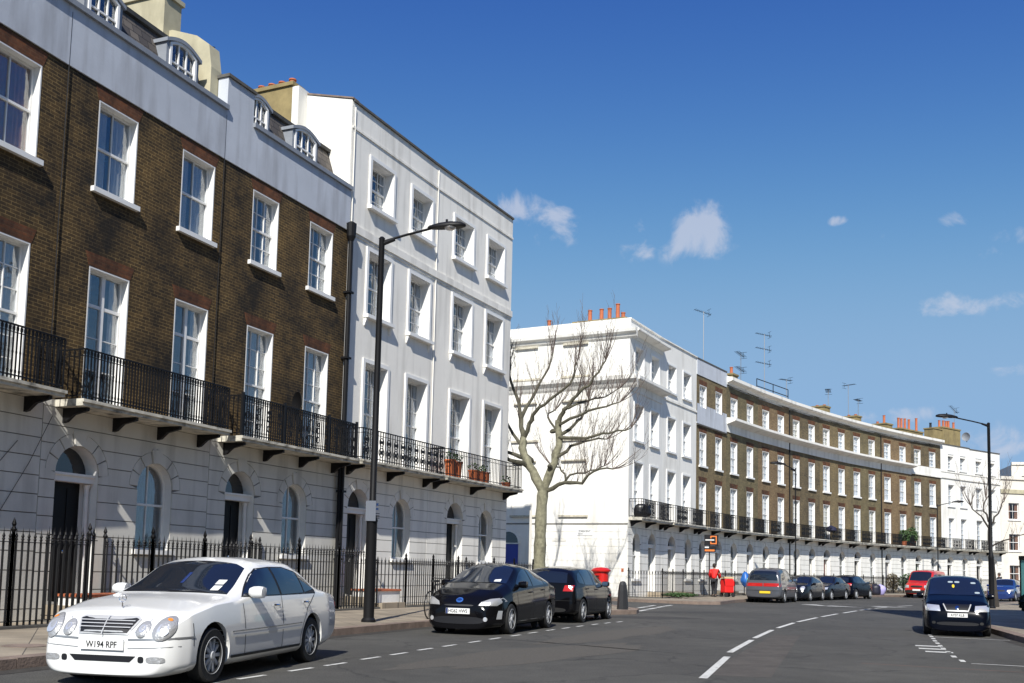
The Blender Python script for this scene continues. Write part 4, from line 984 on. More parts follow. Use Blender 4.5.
def car(name, label, cat, P, x, y, rot, group, scale=1.):
    c = thing(name, label, cat, (x, y, 0), rot, group); c.scale = (scale,)*3
    me = car_shell(P); body = link('body', me, c)
    bm = bmesh.new(); bm.from_mesh(me); bvh = BVHTree.FromBMesh(bm); bm.free()
    # closed under-tray and arch linings
    for ax in (P['fa'], P['ra']):
        for s in (-1, 1):
            r = P['ar']-.002; l = MB(); n = 18
            for k in range(n+1):
                t = -.25+(PI+.5)*k/n; l.v += [(ax+r*math.cos(t), s*(P['tw']+.06), P['wr']+.015+r*math.sin(t)), (ax+r*math.cos(t), s*.5, P['wr']+.015+r*math.sin(t))]
            l.f = [(2*i, 2*i+2, 2*i+3, 2*i+1) for i in range(n)]; l.add([(ax+r*math.cos(2*PI*k/24), s*.5, P['wr']+.015+r*math.sin(2*PI*k/24)) for k in range(24)], [tuple(range(24))])
            l.build('wheel_arch', M_void, body)
            wheel(c, ax, s*P['tw'], P['wr'], P.get('spokes', 5), s)
    T = P.get('trim', M_dark)
    def add(nm, mb, m, par=None, lab=None, smooth=True):
        o = mb.build(nm, m, par or c, smooth=smooth)
        if lab: o['label'] = lab
        return o
    gl = P.get('glass', M_carglass)
    a, b, wb, wt_ = P['scr']; add('windscreen', patch(bvh, [(-wb, .03), (0, -.03), (wb, .03), (wt_+.02, .90), (wt_-.12, .99), (0, 1.01), (-wt_+.12, .99), (-wt_-.02, .90)], (a, b), .005, 7), gl)
    if 'rscr' in P: a, b, wb, wt_ = P['rscr']; add('rear_window', patch(bvh, [(-wb, .04), (wb, .04), (wt_, .93), (wt_-.12, .98), (-wt_+.12, .98), (-wt_, .93)], (a, b), .005, 6), gl)
    for s in ('y+', 'y-'):
        for q in P['side']:
            add('side_window', patch(bvh, q, s, .006, 5), gl)
        if P.get('band'): add('window_trim', patch(bvh, P['band'], s, .003, 5), T, body)
        for i, ln in enumerate(P['seams']): add('door_seam', strip(bvh, ln, .012, s, .0025), M_dark, body)
        for hx, hz in P['handles']:
            sg = 1 if s == 'y+' else -1; p = hit(bvh, (hx, hz), s, .012)
            add('door_handle', MB().tube([(p.x-.09, p.y, p.z), (p.x-.06, p.y+.02*sg, p.z), (p.x+.06, p.y+.02*sg, p.z), (p.x+.09, p.y, p.z)], .014, 6), P.get('handlem', P['paint']), c)
        if 'mold' in P:
            add('side_moulding', strip(bvh, P['mold'], .07, s, .012), P.get('moldm', T), body)
            add('moulding_strip', strip(bvh, [(a, z+.02) for a, z in P['mold']], .014, s, .016), M_chrome if P.get('chromemold') else T, body)
        if 'sill' in P: add('sill_trim', strip(bvh, P['sill'], .03, s, .006), T, body)
    for s in (-1, 1):
        mx, mz = P['mirror']; yb = P.get('my', .86)
        mr = MB(); mr.lathe([(.0, -.11), (.07, -.10), (.095, -.05), (.10, .02), (.09, .08), (.0, .085)], (0, 0, 0), 14, 'y')
        mesh_ = mr.mesh('mirror', P.get('mirm', P['paint']), True)
        mo_ = link('door_mirror', mesh_, c, (mx, s*(yb+.10), mz)); mo_.scale = (.75, 1., .78)
        MB().tube([(mx, s*(yb-.12), mz-.07), (mx, s*(yb+.02), mz-.03)], .03, 6).build('mirror_arm', T, mo_).matrix_parent_inverse = Matrix.Identity(4)
        for ch in children(mo_): ch.location = (-mx/.75, -(s*(yb+.10)), -mz/.78); ch.scale = (1/.75, 1, 1/.78)
        if s > 0 or True:
            MB().add([(mx-.079, s*(yb+.02), mz-.05), (mx-.079, s*(yb+.18), mz-.05), (mx-.079, s*(yb+.18), mz+.06), (mx-.079, s*(yb+.02), mz+.06)], [(0, 1, 2, 3)]).build('mirror_glass', M_chrome, c)
    for nm, q, ax, m, off, bul, lab in P['patches']: add(nm, patch(bvh, q, ax, off, 4, .05, bul), m, None, lab)
    for nm, ln, ax, wd, m, off in P.get('strips', []): add(nm, strip(bvh, ln, wd, ax, off), m, body)
    if 'plate' in P:
        for ax, yz, txt, pm in P['plate']:
            s = 1 if ax == 'x+' else -1; p = hit(bvh, yz, ax, 0); xx = p.x+s*.02
            pl = MB().box(xx-.012, xx+.006, yz[0]-.26, yz[0]+.26, yz[1]-.056, yz[1]+.056).build('number_plate', pm, c)
            if txt: text('plate_lettering', txt, .098, M_ink, pl, (xx+(.0085 if s > 0 else -.0145), yz[0], yz[1]-.002), (PI/2, 0, PI/2 if s > 0 else -PI/2), .0008, .86)
    return c, bvh

def mirror_q(q): return [(-a, b) for a, b in q][::-1]
def both(nm, q, ax, m, off=.006, bul=0., lab=None): return [(nm, q, ax, m, off, bul, lab), (nm, mirror_q(q), ax, m, off, bul, lab)]

P_white = mat('white_car_paint', (.80, .80, .78), .22, coat=.8)
P_black = mat('black_car_paint', (.004, .004, .005), .08, spec=.25)
P_navy = mat('navy_car_paint', (.002, .003, .007), .16, spec=.15)
P_dgrey = mat('dark_grey_car_paint', (.008, .009, .012), .15, spec=.45)
P_silver = mat('grey_silver_car_paint', (.12, .125, .14), .3, metal=.5, coat=.6)
P_blue = mat('blue_car_paint', (.015, .035, .14), .2, coat=.8)
P_redv = mat('red_van_paint', (.50, .018, .012), .3, coat=.6)

grille = []
SALOON = dict(L=4.8, fa=1.56, ra=-1.275, tw=.775, wr=.315, ar=.37, paint=P_white, spokes=10,
 top=[(-2.4, .66), (-2.385, .86), (-2.3, .99), (-1.95, 1.04), (-1.72, 1.08), (-1.32, 1.35), (-.95, 1.44), (-.45, 1.46), (.05, 1.45), (.3, 1.39), (1.0, 1.005), (1.5, .955), (2.0, .865), (2.22, .80), (2.3, .70), (2.39, .60), (2.41, .46)],
 sh=[(-2.4, .55), (-2.3, .90), (-1.8, .965), (-1., .955), (0, .945), (.9, .93), (1.5, .89), (2.0, .79), (2.25, .68), (2.36, .55), (2.41, .42)],
 W=[(-2.4, .74), (-2.3, .84), (-1.9, .885), (-1, .90), (0, .90), (1, .895), (1.7, .885), (2.05, .865), (2.25, .80), (2.36, .70), (2.41, .60)],
 wt=[(-2.4, .62), (-2.2, .68), (-1.75, .67), (-1.3, .61), (-.5, .625), (.25, .625), (.6, .67), (1.0, .73), (1.6, .66), (2.1, .60), (2.41, .45)],
 zb=[(-2.4, .34), (-2.1, .20), (-1.7, .15), (1.9, .13), (2.3, .11), (2.41, .15)],
 scr=((1.0, 1.0), (.27, 1.385), .70, .575), rscr=((-1.70, 1.095), (-1.32, 1.34), .62, .56),
 side=[[(.80, .975), (.36, 1.22), (.18, 1.295), (-.18, 1.32), (-.22, .975)], [(-.28, .975), (-.25, 1.32), (-.62, 1.32), (-.98, 1.26), (-1.0, .985)], [(-1.04, .99), (-1.03, 1.245), (-1.18, 1.185), (-1.40, 1.03)]],
 band=[(.84, .962), (.38, 1.235), (.18, 1.31), (-.2, 1.335), (-.65, 1.335), (-1.0, 1.278), (-1.22, 1.195), (-1.45, 1.015), (-1.43, .97)],
 seams=[[(.86, .95), (.82, .60), (.80, .28)], [(-.25, .96), (-.27, .6), (-.26, .28)], [(-1.40, .97), (-1.1, .78), (-.93, .56), (-.86, .4), (-.86, .28)], [(.8, .28), (-.86, .28)], [(2.0, .45), (2.0, .70)]],
 handles=[(-.06, .845), (-1.02, .86)], handlem=M_chrome, mirror=(.62, 1.02), my=.84,
 mold=[(1.17, .545), (.2, .55), (-.86, .56)], moldm=P_white, chromemold=True, sill=[(1.15, .27), (-.85, .28)],
 patches=both('lamp_rim', ell(.665, .645, .110, .135, -.25), 'x+', M_steel, .006, .015)+both('lamp_rim', ell(.445, .635, .077, .090, -.2), 'x+', M_steel, .006, .012)+both('headlight', ell(.665, .645, .105, .130, -.25), 'x+', M_lamp, .012, .025)+both('headlight', ell(.445, .635, .072, .085, -.2), 'x+', M_lamp, .012, .02)+both('indicator', ell(.69, .725, .03, .012, -.3, 12), 'x+', M_amber, .030)
  + [('radiator_grille', [(-.30, .575), (.30, .575), (.375, .735), (.33, .765), (-.33, .765), (-.375, .735)], 'x+', M_satin, .010, .02, None),
     ('grille_mesh', [(-.28, .59), (.28, .59), (.35, .732), (.31, .745), (-.31, .745), (-.35, .732)], 'x+', M_ink, .014, .02, None),
     ('air_intake', [(-.40, .35), (.40, .35), (.33, .285), (-.33, .285)], 'x+', M_ink, .005, 0, None)]
  + both('fog_lamp', ell(.62, .315, .10, .035, 0, 18, 3.), 'x+', M_lamp, .006)+both('air_intake', ell(.46, .315, .035, .035, 0, 12, 3.), 'x+', M_ink, .006)
  + both('lamp_bulb', ell(.665, .625, .055, .06), 'x+', M_lampin, .034)+both('lamp_bulb', ell(.445, .63, .035, .04), 'x+', M_lampin, .03)+both('tail_light', [(.42, .72), (.82, .72), (.82, .92), (.42, .90)], 'x-', M_tail),
 strips=[('bumper_strip', [(-.86, .545), (-.3, .525)], 'x+', .02, M_steel, .006), ('bumper_strip', [(.3, .525), (.86, .545)], 'x+', .02, M_steel, .006), ('bumper_strip', [(2.25, .545), (1.98, .55)], 'y+', .02, M_steel, .006),
   ('bumper_seam', [(-.88, .46), (-.3, .43)], 'x+', .008, M_steel, .004), ('bumper_seam', [(.3, .43), (.88, .46)], 'x+', .008, M_steel, .004),
   ('bonnet_seam', [(-.36, .60), (-.44, .68), (-.5, .75)], 'x+', .008, M_steel, .004), ('bonnet_seam', [(.36, .60), (.44, .68), (.5, .75)], 'x+', .008, M_steel, .004),
   ('grille_bar', [(-.33, .70), (.33, .70)], 'x+', .009, M_satin, .04), ('grille_bar', [(-.32, .665), (.32, .665)], 'x+', .009, M_satin, .042), ('grille_bar', [(-.31, .63), (.31, .63)], 'x+', .009, M_satin, .04), ('grille_bar', [(0, .58), (0, .755)], 'x+', .012, M_satin, .044)],
 plate=[('x+', (0, .465), 'W194 RPF', M_plateW)])
GC = 'cars parked along the kerb'
merc, bv = car('saloon_car', 'white four-door saloon with round headlights, plate W194 RPF, at the near kerb', 'car', SALOON, -3.86, 13.25, -1.775, GC, .985)
# bonnet ornament and dashboard stickers
st = MB(); K = 18
for k in range(K):
    a, b = 2*PI*k/K, 2*PI*(k+1)/K; st.tube([(2.06, .045*math.cos(a), .955+.045*math.sin(a)), (2.06, .045*math.cos(b), .955+.045*math.sin(b))], .005, 5)
for a in (PI/2, PI/2+2*PI/3, PI/2-2*PI/3): st.tube([(2.06, 0, .955), (2.06, .043*math.cos(a), .955+.043*math.sin(a))], .004, 5)
st.tube([(2.06, 0, .86), (2.06, 0, .912)], .008, 6); st.build('bonnet_star', M_chrome, merc)
for (y, z), m, lab in (((.50, 1.06), M_plateW, 'paper disc in windscreen'), ((.49, 1.13), M_plateW, None)):
    patch(bv, [(y-.05, z-.03), (y+.05, z-.03), (y+.05, z+.025), (y-.05, z+.025)], 'x+', .010, 2).build('windscreen_sticker', m, merc)
patch(bv, [(-.02, 1.11), (.02, 1.11), (.02, 1.24), (-.02, 1.24)], 'x+', .009, 2).build('hanging_tag', P_blue, merc)

HYB = dict(L=4.46, fa=1.305, ra=-1.395, tw=.76, wr=.315, ar=.36, paint=P_black, spokes=7,
 top=[(-2.23, .55), (-2.22, .85), (-2.12, 1.05), (-1.9, 1.12), (-1.2, 1.34), (-.5, 1.47), (.0, 1.49), (.35, 1.45), (1.25, 1.06), (1.7, .95), (2.0, .82), (2.15, .70), (2.22, .55), (2.235, .42)],
 sh=[(-2.23, .5), (-2.1, .95), (-1.5, 1.02), (-.5, .98), (.5, .93), (1.2, .90), (1.7, .80), (2.05, .66), (2.235, .42)],
 W=[(-2.23, .70), (-2.05, .82), (-1.4, .865), (0, .872), (1.3, .865), (1.75, .83), (2.05, .72), (2.18, .62), (2.235, .52)],
 wt=[(-2.23, .55), (-2.0, .62), (-1.2, .56), (0, .57), (.35, .58), (1.25, .68), (1.7, .62), (2.235, .4)],
 zb=[(-2.23, .3), (-2.0, .18), (-1.6, .14), (1.8, .12), (2.235, .12)],
 scr=((1.22, 1.07), (.36, 1.44), .66, .54), rscr=((-1.85, 1.13), (-1.2, 1.34), .54, .50),
 side=[[(.95, .985), (.42, 1.25), (.12, 1.34), (-.15, 1.355), (-.15, .99)], [(-.21, .99), (-.21, 1.355), (-.7, 1.33), (-1.05, 1.25), (-1.05, 1.02)], [(-1.1, 1.03), (-1.1, 1.23), (-1.5, 1.10), (-1.55, 1.05)]],
 seams=[[(.95, .93), (.9, .6), (.88, .28)], [(-.18, .96), (-.2, .28)], [(-1.1, 1.0), (-1.0, .75), (-.95, .28)], [(.88, .28), (-.95, .28)]],
 handles=[(0, .86), (-.9, .9)], mirror=(.72, 1.03), my=.80, mirm=P_black, sill=[(.95, .22), (-1.0, .22)],
 patches=both('headlight', [(.42, .60), (.74, .60), (.83, .69), (.80, .76), (.62, .735), (.46, .67)], 'x+', M_lamp, .008, .01)
  + [('lower_grille', ell(0, .30, .55, .075, 0, 24, 3.), 'x+', M_ink, .006, 0, None), ('upper_grille', ell(0, .60, .32, .018, 0, 18, 3.), 'x+', M_ink, .005, 0, None),
     ('badge', ell(0, .70, .075, .048), 'x+', mat('blue_badge', (.03, .10, .35), .15), .012, .01, 'oval blue badge with chrome centre'), ('badge_centre', ell(0, .70, .05, .02), 'x+', M_chrome, .026, 0, None)]
  + both('fog_lamp', ell(.58, .33, .04, .045), 'x+', M_lampin, .008)+both('side_lamp', [(.74, .33), (.80, .33), (.81, .50), (.76, .50)], 'x+', M_lampin, .010)
  + both('tail_light', [(.5, .8), (.78, .8), (.74, 1.02), (.55, 1.0)], 'x-', M_tail),
 plate=[('x+', (0, .485), 'HG62 HWS', M_plateW)])
hyb, bv = car('hatchback_car', 'glossy black hatchback with oval blue badge, plate HG62 HWS, facing the camera', 'car', HYB, -.32, 22.9, -1.90, GC)
for k, s in enumerate((-1,)):
    p = hit(bv, (-.235, .485), 'x+', .028); MB().box(p.x-.001, p.x+.001, -.258, -.215, .43, .54).build('plate_band', P_blue, hyb)
patch(bv, [(.38, 1.08), (.52, 1.08), (.50, 1.13), (.38, 1.12)], 'x+', .01, 2).build('windscreen_sticker', M_plateW, hyb)

HATCH = dict(L=4.2, fa=1.22, ra=-1.358, tw=.77, wr=.315, ar=.36, paint=P_black, spokes=5,
 top=[(-2.1, .5), (-2.08, .80), (-2.02, 1.0), (-1.75, 1.32), (-1.5, 1.42), (-.8, 1.475), (-.1, 1.48), (.25, 1.44), (1.05, 1.05), (1.6, .96), (1.9, .84), (2.05, .70), (2.1, .45)],
 sh=[(-2.1, .5), (-2.0, .92), (-1.2, .96), (0, .94), (1., .92), (1.6, .86), (1.95, .68), (2.1, .42)],
 W=[(-2.1, .76), (-1.95, .84), (-1.3, .875), (0, .88), (1.2, .875), (1.7, .83), (1.95, .75), (2.1, .62)],
 wt=[(-2.1, .62), (-1.9, .62), (-1.5, .58), (-.5, .60), (.25, .60), (1.05, .70), (1.6, .64), (2.1, .45)],
 zb=[(-2.1, .26), (-1.8, .18), (-1.6, .15), (1.7, .13), (2.1, .15)],
 scr=((1.03, 1.06), (.26, 1.43), .66, .55), rscr=((-2.0, 1.03), (-1.72, 1.34), .58, .52),
 side=[[(.82, .975), (.36, 1.25), (.12, 1.36), (-.25, 1.385), (-.25, .98)], [(-.31, .98), (-.31, 1.385), (-.85, 1.375), (-1.08, 1.34), (-1.12, .99)], [(-1.16, 1.0), (-1.14, 1.32), (-1.4, 1.25), (-1.58, 1.12), (-1.55, 1.03)]],
 seams=[[(.85, .93), (.82, .28)], [(-.28, .96), (-.28, .28)], [(-1.2, .96), (-1.0, .7), (-.92, .28)], [(.82, .28), (-.92, .28)]],
 handles=[(-.1, .86), (-1.0, .88)], mirror=(.62, 1.0), my=.82, sill=[(.8, .23), (-.95, .23)],
 patches=both('tail_light', [(.50, .82), (.76, .82), (.77, .97), (.54, .97)], 'x-', M_tail, .008)+both('headlight', [(.45, .64), (.80, .66), (.82, .80), (.50, .76)], 'x+', M_lamp, .008, .01)
  + [('lower_bumper', ell(0, .34, .6, .06, 0, 20, 3.), 'x-', M_dark, .006, 0, None), ('grille_mesh', ell(0, .68, .36, .05, 0, 20, 3.), 'x+', M_ink, .006, 0, None)],
 strips=[('seam_line', [(-.80, .58), (.80, .58)], 'x-', .012, M_void, .004), ('roof_aerial_base', [(0, 1.30), (0, 1.36)], 'x-', .02, M_dark, .01)],
 plate=[('x-', (0, .70), None, M_plateY)])
hg, bv = car('hatchback_car', 'black hatchback with lit red tail lamp, parked nose-away beyond the glossy black one', 'car', HATCH, 1.62, 28.3, 1.215, GC)
patch(bv, ell(-.70, .93, .05, .03), 'x-', .014, 2).build('reversing_lamp', M_lampin, hg)

MPV = dict(L=4.63, fa=1.40, ra=-1.435, tw=.79, wr=.32, ar=.375, paint=P_navy, spokes=6,
 top=[(-2.31, .6), (-2.3, 1.0), (-2.15, 1.45), (-1.95, 1.64), (-1.2, 1.72), (-.3, 1.73), (.15, 1.68), (1.25, 1.16), (1.75, 1.02), (2.1, .88), (2.25, .74), (2.31, .5)],
 sh=[(-2.31, .5), (-2.2, 1.0), (-1, 1.03), (0, 1.02), (1.2, 1.0), (1.8, .90), (2.15, .74), (2.31, .46)],
 W=[(-2.31, .82), (-2.1, .88), (-1, .905), (0, .905), (1.4, .90), (1.9, .86), (2.15, .80), (2.31, .70)],
 wt=[(-2.31, .70), (-2., .66), (-1, .68), (.15, .68), (1.25, .74), (1.8, .68), (2.31, .5)],
 zb=[(-2.31, .28), (-2, .18), (1.9, .14), (2.31, .15)],
 scr=((1.23, 1.17), (.17, 1.67), .72, .64), rscr=((-2.27, 1.10), (-2.03, 1.56), .68, .60),
 side=[[(.95, 1.07), (.30, 1.45), (.05, 1.58), (-.2, 1.60), (-.2, 1.07)], [(-.26, 1.07), (-.26, 1.60), (-1.15, 1.60), (-1.15, 1.07)], [(-1.21, 1.07), (-1.21, 1.60), (-1.85, 1.55), (-2.0, 1.30), (-2.02, 1.07)]],
 seams=[[(1.0, 1.0), (.95, .28)], [(-.23, 1.04), (-.23, .28)], [(-1.18, 1.0), (-1.0, .28)], [(.95, .28), (-1.0, .28)]],
 handles=[(0, .93), (-.4, .93)], mirror=(.78, 1.12), my=.86, mirm=P_navy, sill=[(.9, .25), (-1.0, .25)],
 patches=both('headlight', [(.44, .70), (.82, .71), (.84, .85), (.78, .88), (.47, .86)], 'x+', M_lampin, .008, .01)
  + [('radiator_grille', [(-.28, .70), (.28, .70), (.38, .90), (-.38, .90)], 'x+', M_ink, .006, 0, None), ('lower_grille', ell(0, .36, .55, .05, 0, 20, 3.), 'x+', M_ink, .006, 0, None),
     ('badge', ell(0, .80, .055, .055), 'x+', M_chrome, .014, .01, None)]
  + both('fog_lamp', ell(.62, .38, .05, .04), 'x+', M_dark, .008) + both('tail_light', [(.62, .75), (.84, .75), (.80, 1.3), (.68, 1.3)], 'x-', M_tail, .008),
 strips=[('grille_trim', [(-.36, .90), (-.28, .715), (.28, .715), (.36, .90)], 'x+', .03, M_satin, .012)],
 plate=[('x+', (0, .60), 'AY07 KLB', M_plateW)])
mpv, bv = car('people_carrier', 'navy people carrier with pale headlights facing the camera at the right kerb', 'car', MPV, 11.42, 26.1, -1.95, GC, .845)
patch(bv, ell(-.05, 1.40, .035, .05), 'x+', .01, 2).build('windscreen_pendant', M_plateY, mpv)
for y, z in ((-.12, 1.52), (.06, 1.52), (.5, 1.50), (.58, 1.22)): patch(bv, ell(y, z, .07, .025, 0, 12, 3), 'x+', .01, 2).build('windscreen_sticker', mat('pale_sticker', (.35, .42, .45), .5), mpv)

def variant(P, **k): q = dict(P); q.update(k); return q
ESP = variant(MPV, paint=P_silver, mirm=P_silver, spokes=5,
 patches=both('tail_light', [(.02, .80), (.84, .80), (.84, .96), (.02, .96)], 'x-', M_tail, .010)+both('headlight', [(.44, .70), (.82, .71), (.84, .85), (.47, .86)], 'x+', M_lampin, .008),
 strips=[('bumper_seam', [(-.84, .60), (.84, .60)], 'x-', .025, M_dark, .004), ('side_stripe', [(2.1, .6), (-2.1, .62)], 'y-', .04, M_dark, .006)], plate=[('x-', (-.1, .52), None, M_plateY)], band=None)
def far_pos(s, off): return arc(CF, s, off)
def far_rot(s, rev=False):
    th = PI-s/CF[2]; t = math.atan2(-math.cos(th)*-1, math.sin(th)*1) if False else math.atan2(-math.cos(th), math.sin(th))
    return t+(PI if rev else 0)
car('people_carrier', 'grey silver people carrier with full-width red tail lamps and yellow plate', 'car', ESP, 13.38, 51.65, 1.112, GC)
p = far_pos(66.9, 6.0)
SMALL = variant(HATCH, paint=P_dgrey, plate=[('x+', (0, .45), None, M_plateW)], patches=both('headlight', ell(.60, .74, .12, .12), 'x+', M_lampin, .012, .02)+both('tail_light', [(.6, .75), (.82, .75), (.82, .95), (.62, .95)], 'x-', M_tail)+[('grille_mesh', ell(0, .62, .3, .08, 0, 18, 3.), 'x+', M_ink, .006, 0, None)])
car('hatchback_car', 'small dark grey car with round headlights, just beyond the silver people carrier', 'car', SMALL, p[0], p[1], far_rot(67.9, True), GC, .93)
p = far_pos(71.7, 6.0)
DSAL = variant(SALOON, paint=P_dgrey, spokes=7, moldm=M_dark, chromemold=False, handlem=P_dgrey, plate=[], patches=both('headlight', [(.45, .62), (.80, .64), (.82, .76), (.50, .74)], 'x+', M_lampin, .01)+both('tail_light', [(.5, .75), (.82, .75), (.82, .9), (.5, .9)], 'x-', M_tail)+[('grille_mesh', ell(0, .66, .3, .06, 0, 18, 3.), 'x+', M_ink, .008, 0, None)], strips=[])
car('saloon_car', 'dark grey saloon facing the camera between two dark hatchbacks by the far terrace', 'car', DSAL, p[0], p[1], far_rot(73.2, True), GC, .97)
p = far_pos(76.7, 6.0)
car('hatchback_car', 'navy hatchback with red tail lamp, last in the row of dark cars', 'car', variant(HATCH, paint=P_navy, plate=[]), p[0], p[1], far_rot(78.8), GC)
p = far_pos(131, 17.2)
g2 = (33.4, 68.5)
car('hatchback_car', 'blue hatchback far off at the right edge, behind the people carrier', 'car', variant(HATCH, paint=P_blue, plate=[]), g2[0], g2[1], -2.2, GC)
VAN = dict(L=4.6, fa=1.55, ra=-1.35, tw=.74, wr=.32, ar=.37, paint=P_redv, spokes=6,
 top=[(-2.3, .8), (-2.29, 1.7), (-2.2, 1.93), (-1.2, 1.97), (.4, 1.96), (.9, 1.88), (1.45, 1.18), (1.9, 1.08), (2.2, .98), (2.28, .8), (2.3, .5)],
 sh=[(-2.3, .7), (-2.2, 1.1), (0, 1.1), (1.4, 1.05), (2.0, .92), (2.3, .5)],
 W=[(-2.3, .84), (-2.1, .88), (0, .89), (1.5, .88), (2.1, .84), (2.3, .76)],
 wt=[(-2.3, .76), (0, .78), (.9, .76), (1.5, .76), (2.3, .62)], zb=[(-2.3, .4), (-2, .3), (2, .26), (2.3, .3)],
 scr=((1.43, 1.20), (.92, 1.86), .72, .66), rscr=((-2.29, 1.3), (-2.28, 1.75), .6, .58),
 side=[[(1.2, 1.16), (.85, 1.62), (.2, 1.68), (.2, 1.16)], [(.1, 1.16), (.1, 1.68), (-.9, 1.68), (-.9, 1.16)], [(-1.0, 1.16), (-1.0, 1.68), (-2., 1.66), (-2., 1.16)]],
 seams=[[(1.2, 1.1), (1.15, .35)], [(.15, 1.1), (.15, .35)], [(1.15, .35), (.15, .35)]], handles=[(.3, 1.0)], mirror=(1.05, 1.3), my=.86, mirm=M_dark,
 patches=both('headlight', [(.50, .70), (.78, .72), (.80, .90), (.52, .88)], 'x+', M_lampin, .01)+[('grille_mesh', ell(0, .80, .40, .07, 0, 20, 3.), 'x+', M_ink, .008, 0, None), ('bumper', ell(0, .45, .78, .11, 0, 24, 4.), 'x+', M_dark, .02, 0, None)]+both('tail_light', [(.74, .7), (.84, .7), (.84, 1.1), (.74, 1.1)], 'x-', M_tail),
 plate=[('x+', (0, .56), None, M_plateW)])
car('delivery_van', 'red van facing the camera in front of the last brown brick house', 'van', VAN, 29.6, 72.3, -2.22, None)

# ------------------------------------------------------------------ iron railings in front of the houses
def railing_run(name, label, pts, H, spacing, group, t=.011, posts=None, z0=.12, gaps=()):
    """pts: polyline; bars with spear heads every `spacing`"""
    P = [Vector(p) for p in pts]; o0 = P[0]
    th_ = thing(name, label, 'railings', (o0.x, o0.y, 0), 0, group)
    bars = MB(); rails = MB(); low = MB(); heads = MB(); D = 0
    for a, b in zip(P, P[1:]):
        d = b-a; L_ = d.length; u = d/L_; nn = Vector((-u.y, u.x))
        for z in (z0+.12, z0+H*.86):
            q = [a-o0-nn*.018, b-o0-nn*.018, b-o0+nn*.018, a-o0+nn*.018]; (rails if z > .6 else low).prism_xy([(v.x, v.y) for v in q], z, z+.014)
        n = max(1, round(L_/spacing))
        for i in range(n):
            p = a-o0+d*(i+.5)/n; x, y = p.x, p.y
            bars.box(x-t, x+t, y-t, y+t, z0, z0+H*.93)
            zz = z0+H*.88; heads.lathe([(.012, zz), (.034, zz+.02), (.014, zz+.045), (.032, zz+.075), (.010, zz+.13), (.0, z0+H+.03)], (x, y, 0), 6)
        if posts:
            k = max(1, round(L_/posts))
            for i in range(k+1):
                p = a-o0+d*i/k
                MB().box(p.x-.022, p.x+.022, p.y-.022, p.y+.022, z0, z0+H*.98).lathe([(.03, z0+H*.96), (.05, z0+H*.99), (.025, z0+H*1.02), (.042, z0+H*1.045), (.022, z0+H*1.08), (0, z0+H*1.11)], (p.x, p.y, 0), 8).build('post', M_iron, th_)
    # low kerb the bars stand on
    kb = MB()
    for a, b in zip(P, P[1:]):
        u = (b-a).normalized(); nn = Vector((-u.y, u.x)); q = [a-o0-nn*.09, b-o0-nn*.09, b-o0+nn*.09, a-o0+nn*.09]; kb.prism_xy([(v.x, v.y) for v in q], .05, z0+.05)
    kb.build('plinth', M_coping, th_)
    bars.build('bar', M_iron, th_); rails.build('rail', M_iron, th_); low.build('rail', M_iron, th_); heads.build('spearhead', M_iron, th_)
    return th_
def circ_s(C, p): return (PI-math.atan2(p[1]-C[1], p[0]-C[0]))*C[2]
GR = 'iron railings in front of the near terrace'; GR2 = 'iron railings in front of the far terrace'
nb = [77.3, 82.77, 87.87, 93.65, 98.95, 105.05]
nl = ['tall black spear railings at the left frame edge, before the doorway', 'tall black spear railings directly behind the white saloon car', 'tall black spear railings left of the downpipe and lamp post',
      'black railings behind the left street lamp, beside the stone steps', 'black railings at the end of the near terrace behind the black hatchback']
doors = [1.1, .98, 1.24, 1.05, 1.95]
for i in range(5):
    a = arc(CL2, nb[i]); b = arc(CL2, nb[i+1]); u = (Vector(b)-Vector(a)).normalized(); n = Vector((u.y, -u.x))
    def onrail(local):
        p = Vector(a)+u*local; sr = circ_s(CLo, p); return Vector(arc(CLo, sr, 2.4))
    W = (Vector(b)-Vector(a)).length; dx = doors[i]; wall = lambda l: Vector(a)+u*l+n*.10
    A0, A1, B0, B1 = onrail(0.0), onrail(dx-.78), onrail(dx+.78), onrail(W)
    run = railing_run('area_railings', nl[i], [wall(dx+.78), B0, onrail((dx+.78+W)/2), B1], 1.75 if i < 3 else 1.5, .135, GR, .0145, posts=3.4)
    r2 = railing_run('area_railings', nl[i].replace('railings', 'railings flanking the door,', 1) if False else ['short black railings left of the first doorway', 'short black railings left of the doorway behind the white saloon', 'short black railings left of the second brick house doorway', 'short black railings beside the downpipe at the first stucco house', 'short black railings left of the last doorway of the near terrace'][i],
        [A0, A1, wall(dx-.78)], 1.85 if i < 3 else 1.5, .135, GR, .0145, posts=None)
# white step walls with red tiled tops
for i, (s0, c0) in enumerate(((82.77, .98), (93.65, 1.05))):
    a = arc(CL2, s0); b = arc(CL2, s0+5); u = (Vector(b)-Vector(a)).normalized(); rot = math.atan2(u.y, u.x); 
    t = thing('step_wall', ['low white wall with red tiled top beside the steps behind the white saloon', 'low white wall with red tiled top behind the left street lamp'][i], 'wall', (a[0], a[1], 0), rot)
    MB().box(c0-.62, c0+.72, -1.15, -.35, .121, .62).build('wall', M_white, t); MB().box(c0-.66, c0+.76, -1.19, -.31, .621, .67).build('coping', M_pot, t)
fb = [56.24, 61.1, 66.4]+gb[1:]+[112.95, 118.1]
fl_ = ['black railings before the white corner house, nearest the side road', 'black railings between the corner house and the agent board', 'black railings behind the postman and his trolley', 'black railings left of the silver people carrier',
       'black railings behind the silver people carrier', 'black railings behind the small dark grey car', 'black railings behind the dark grey saloon', 'black railings left of the red van with plants behind', 'black railings behind the lavender bundle',
       'black railings behind the red van', 'black railings of the first far white house', 'black railings of the far white end house']
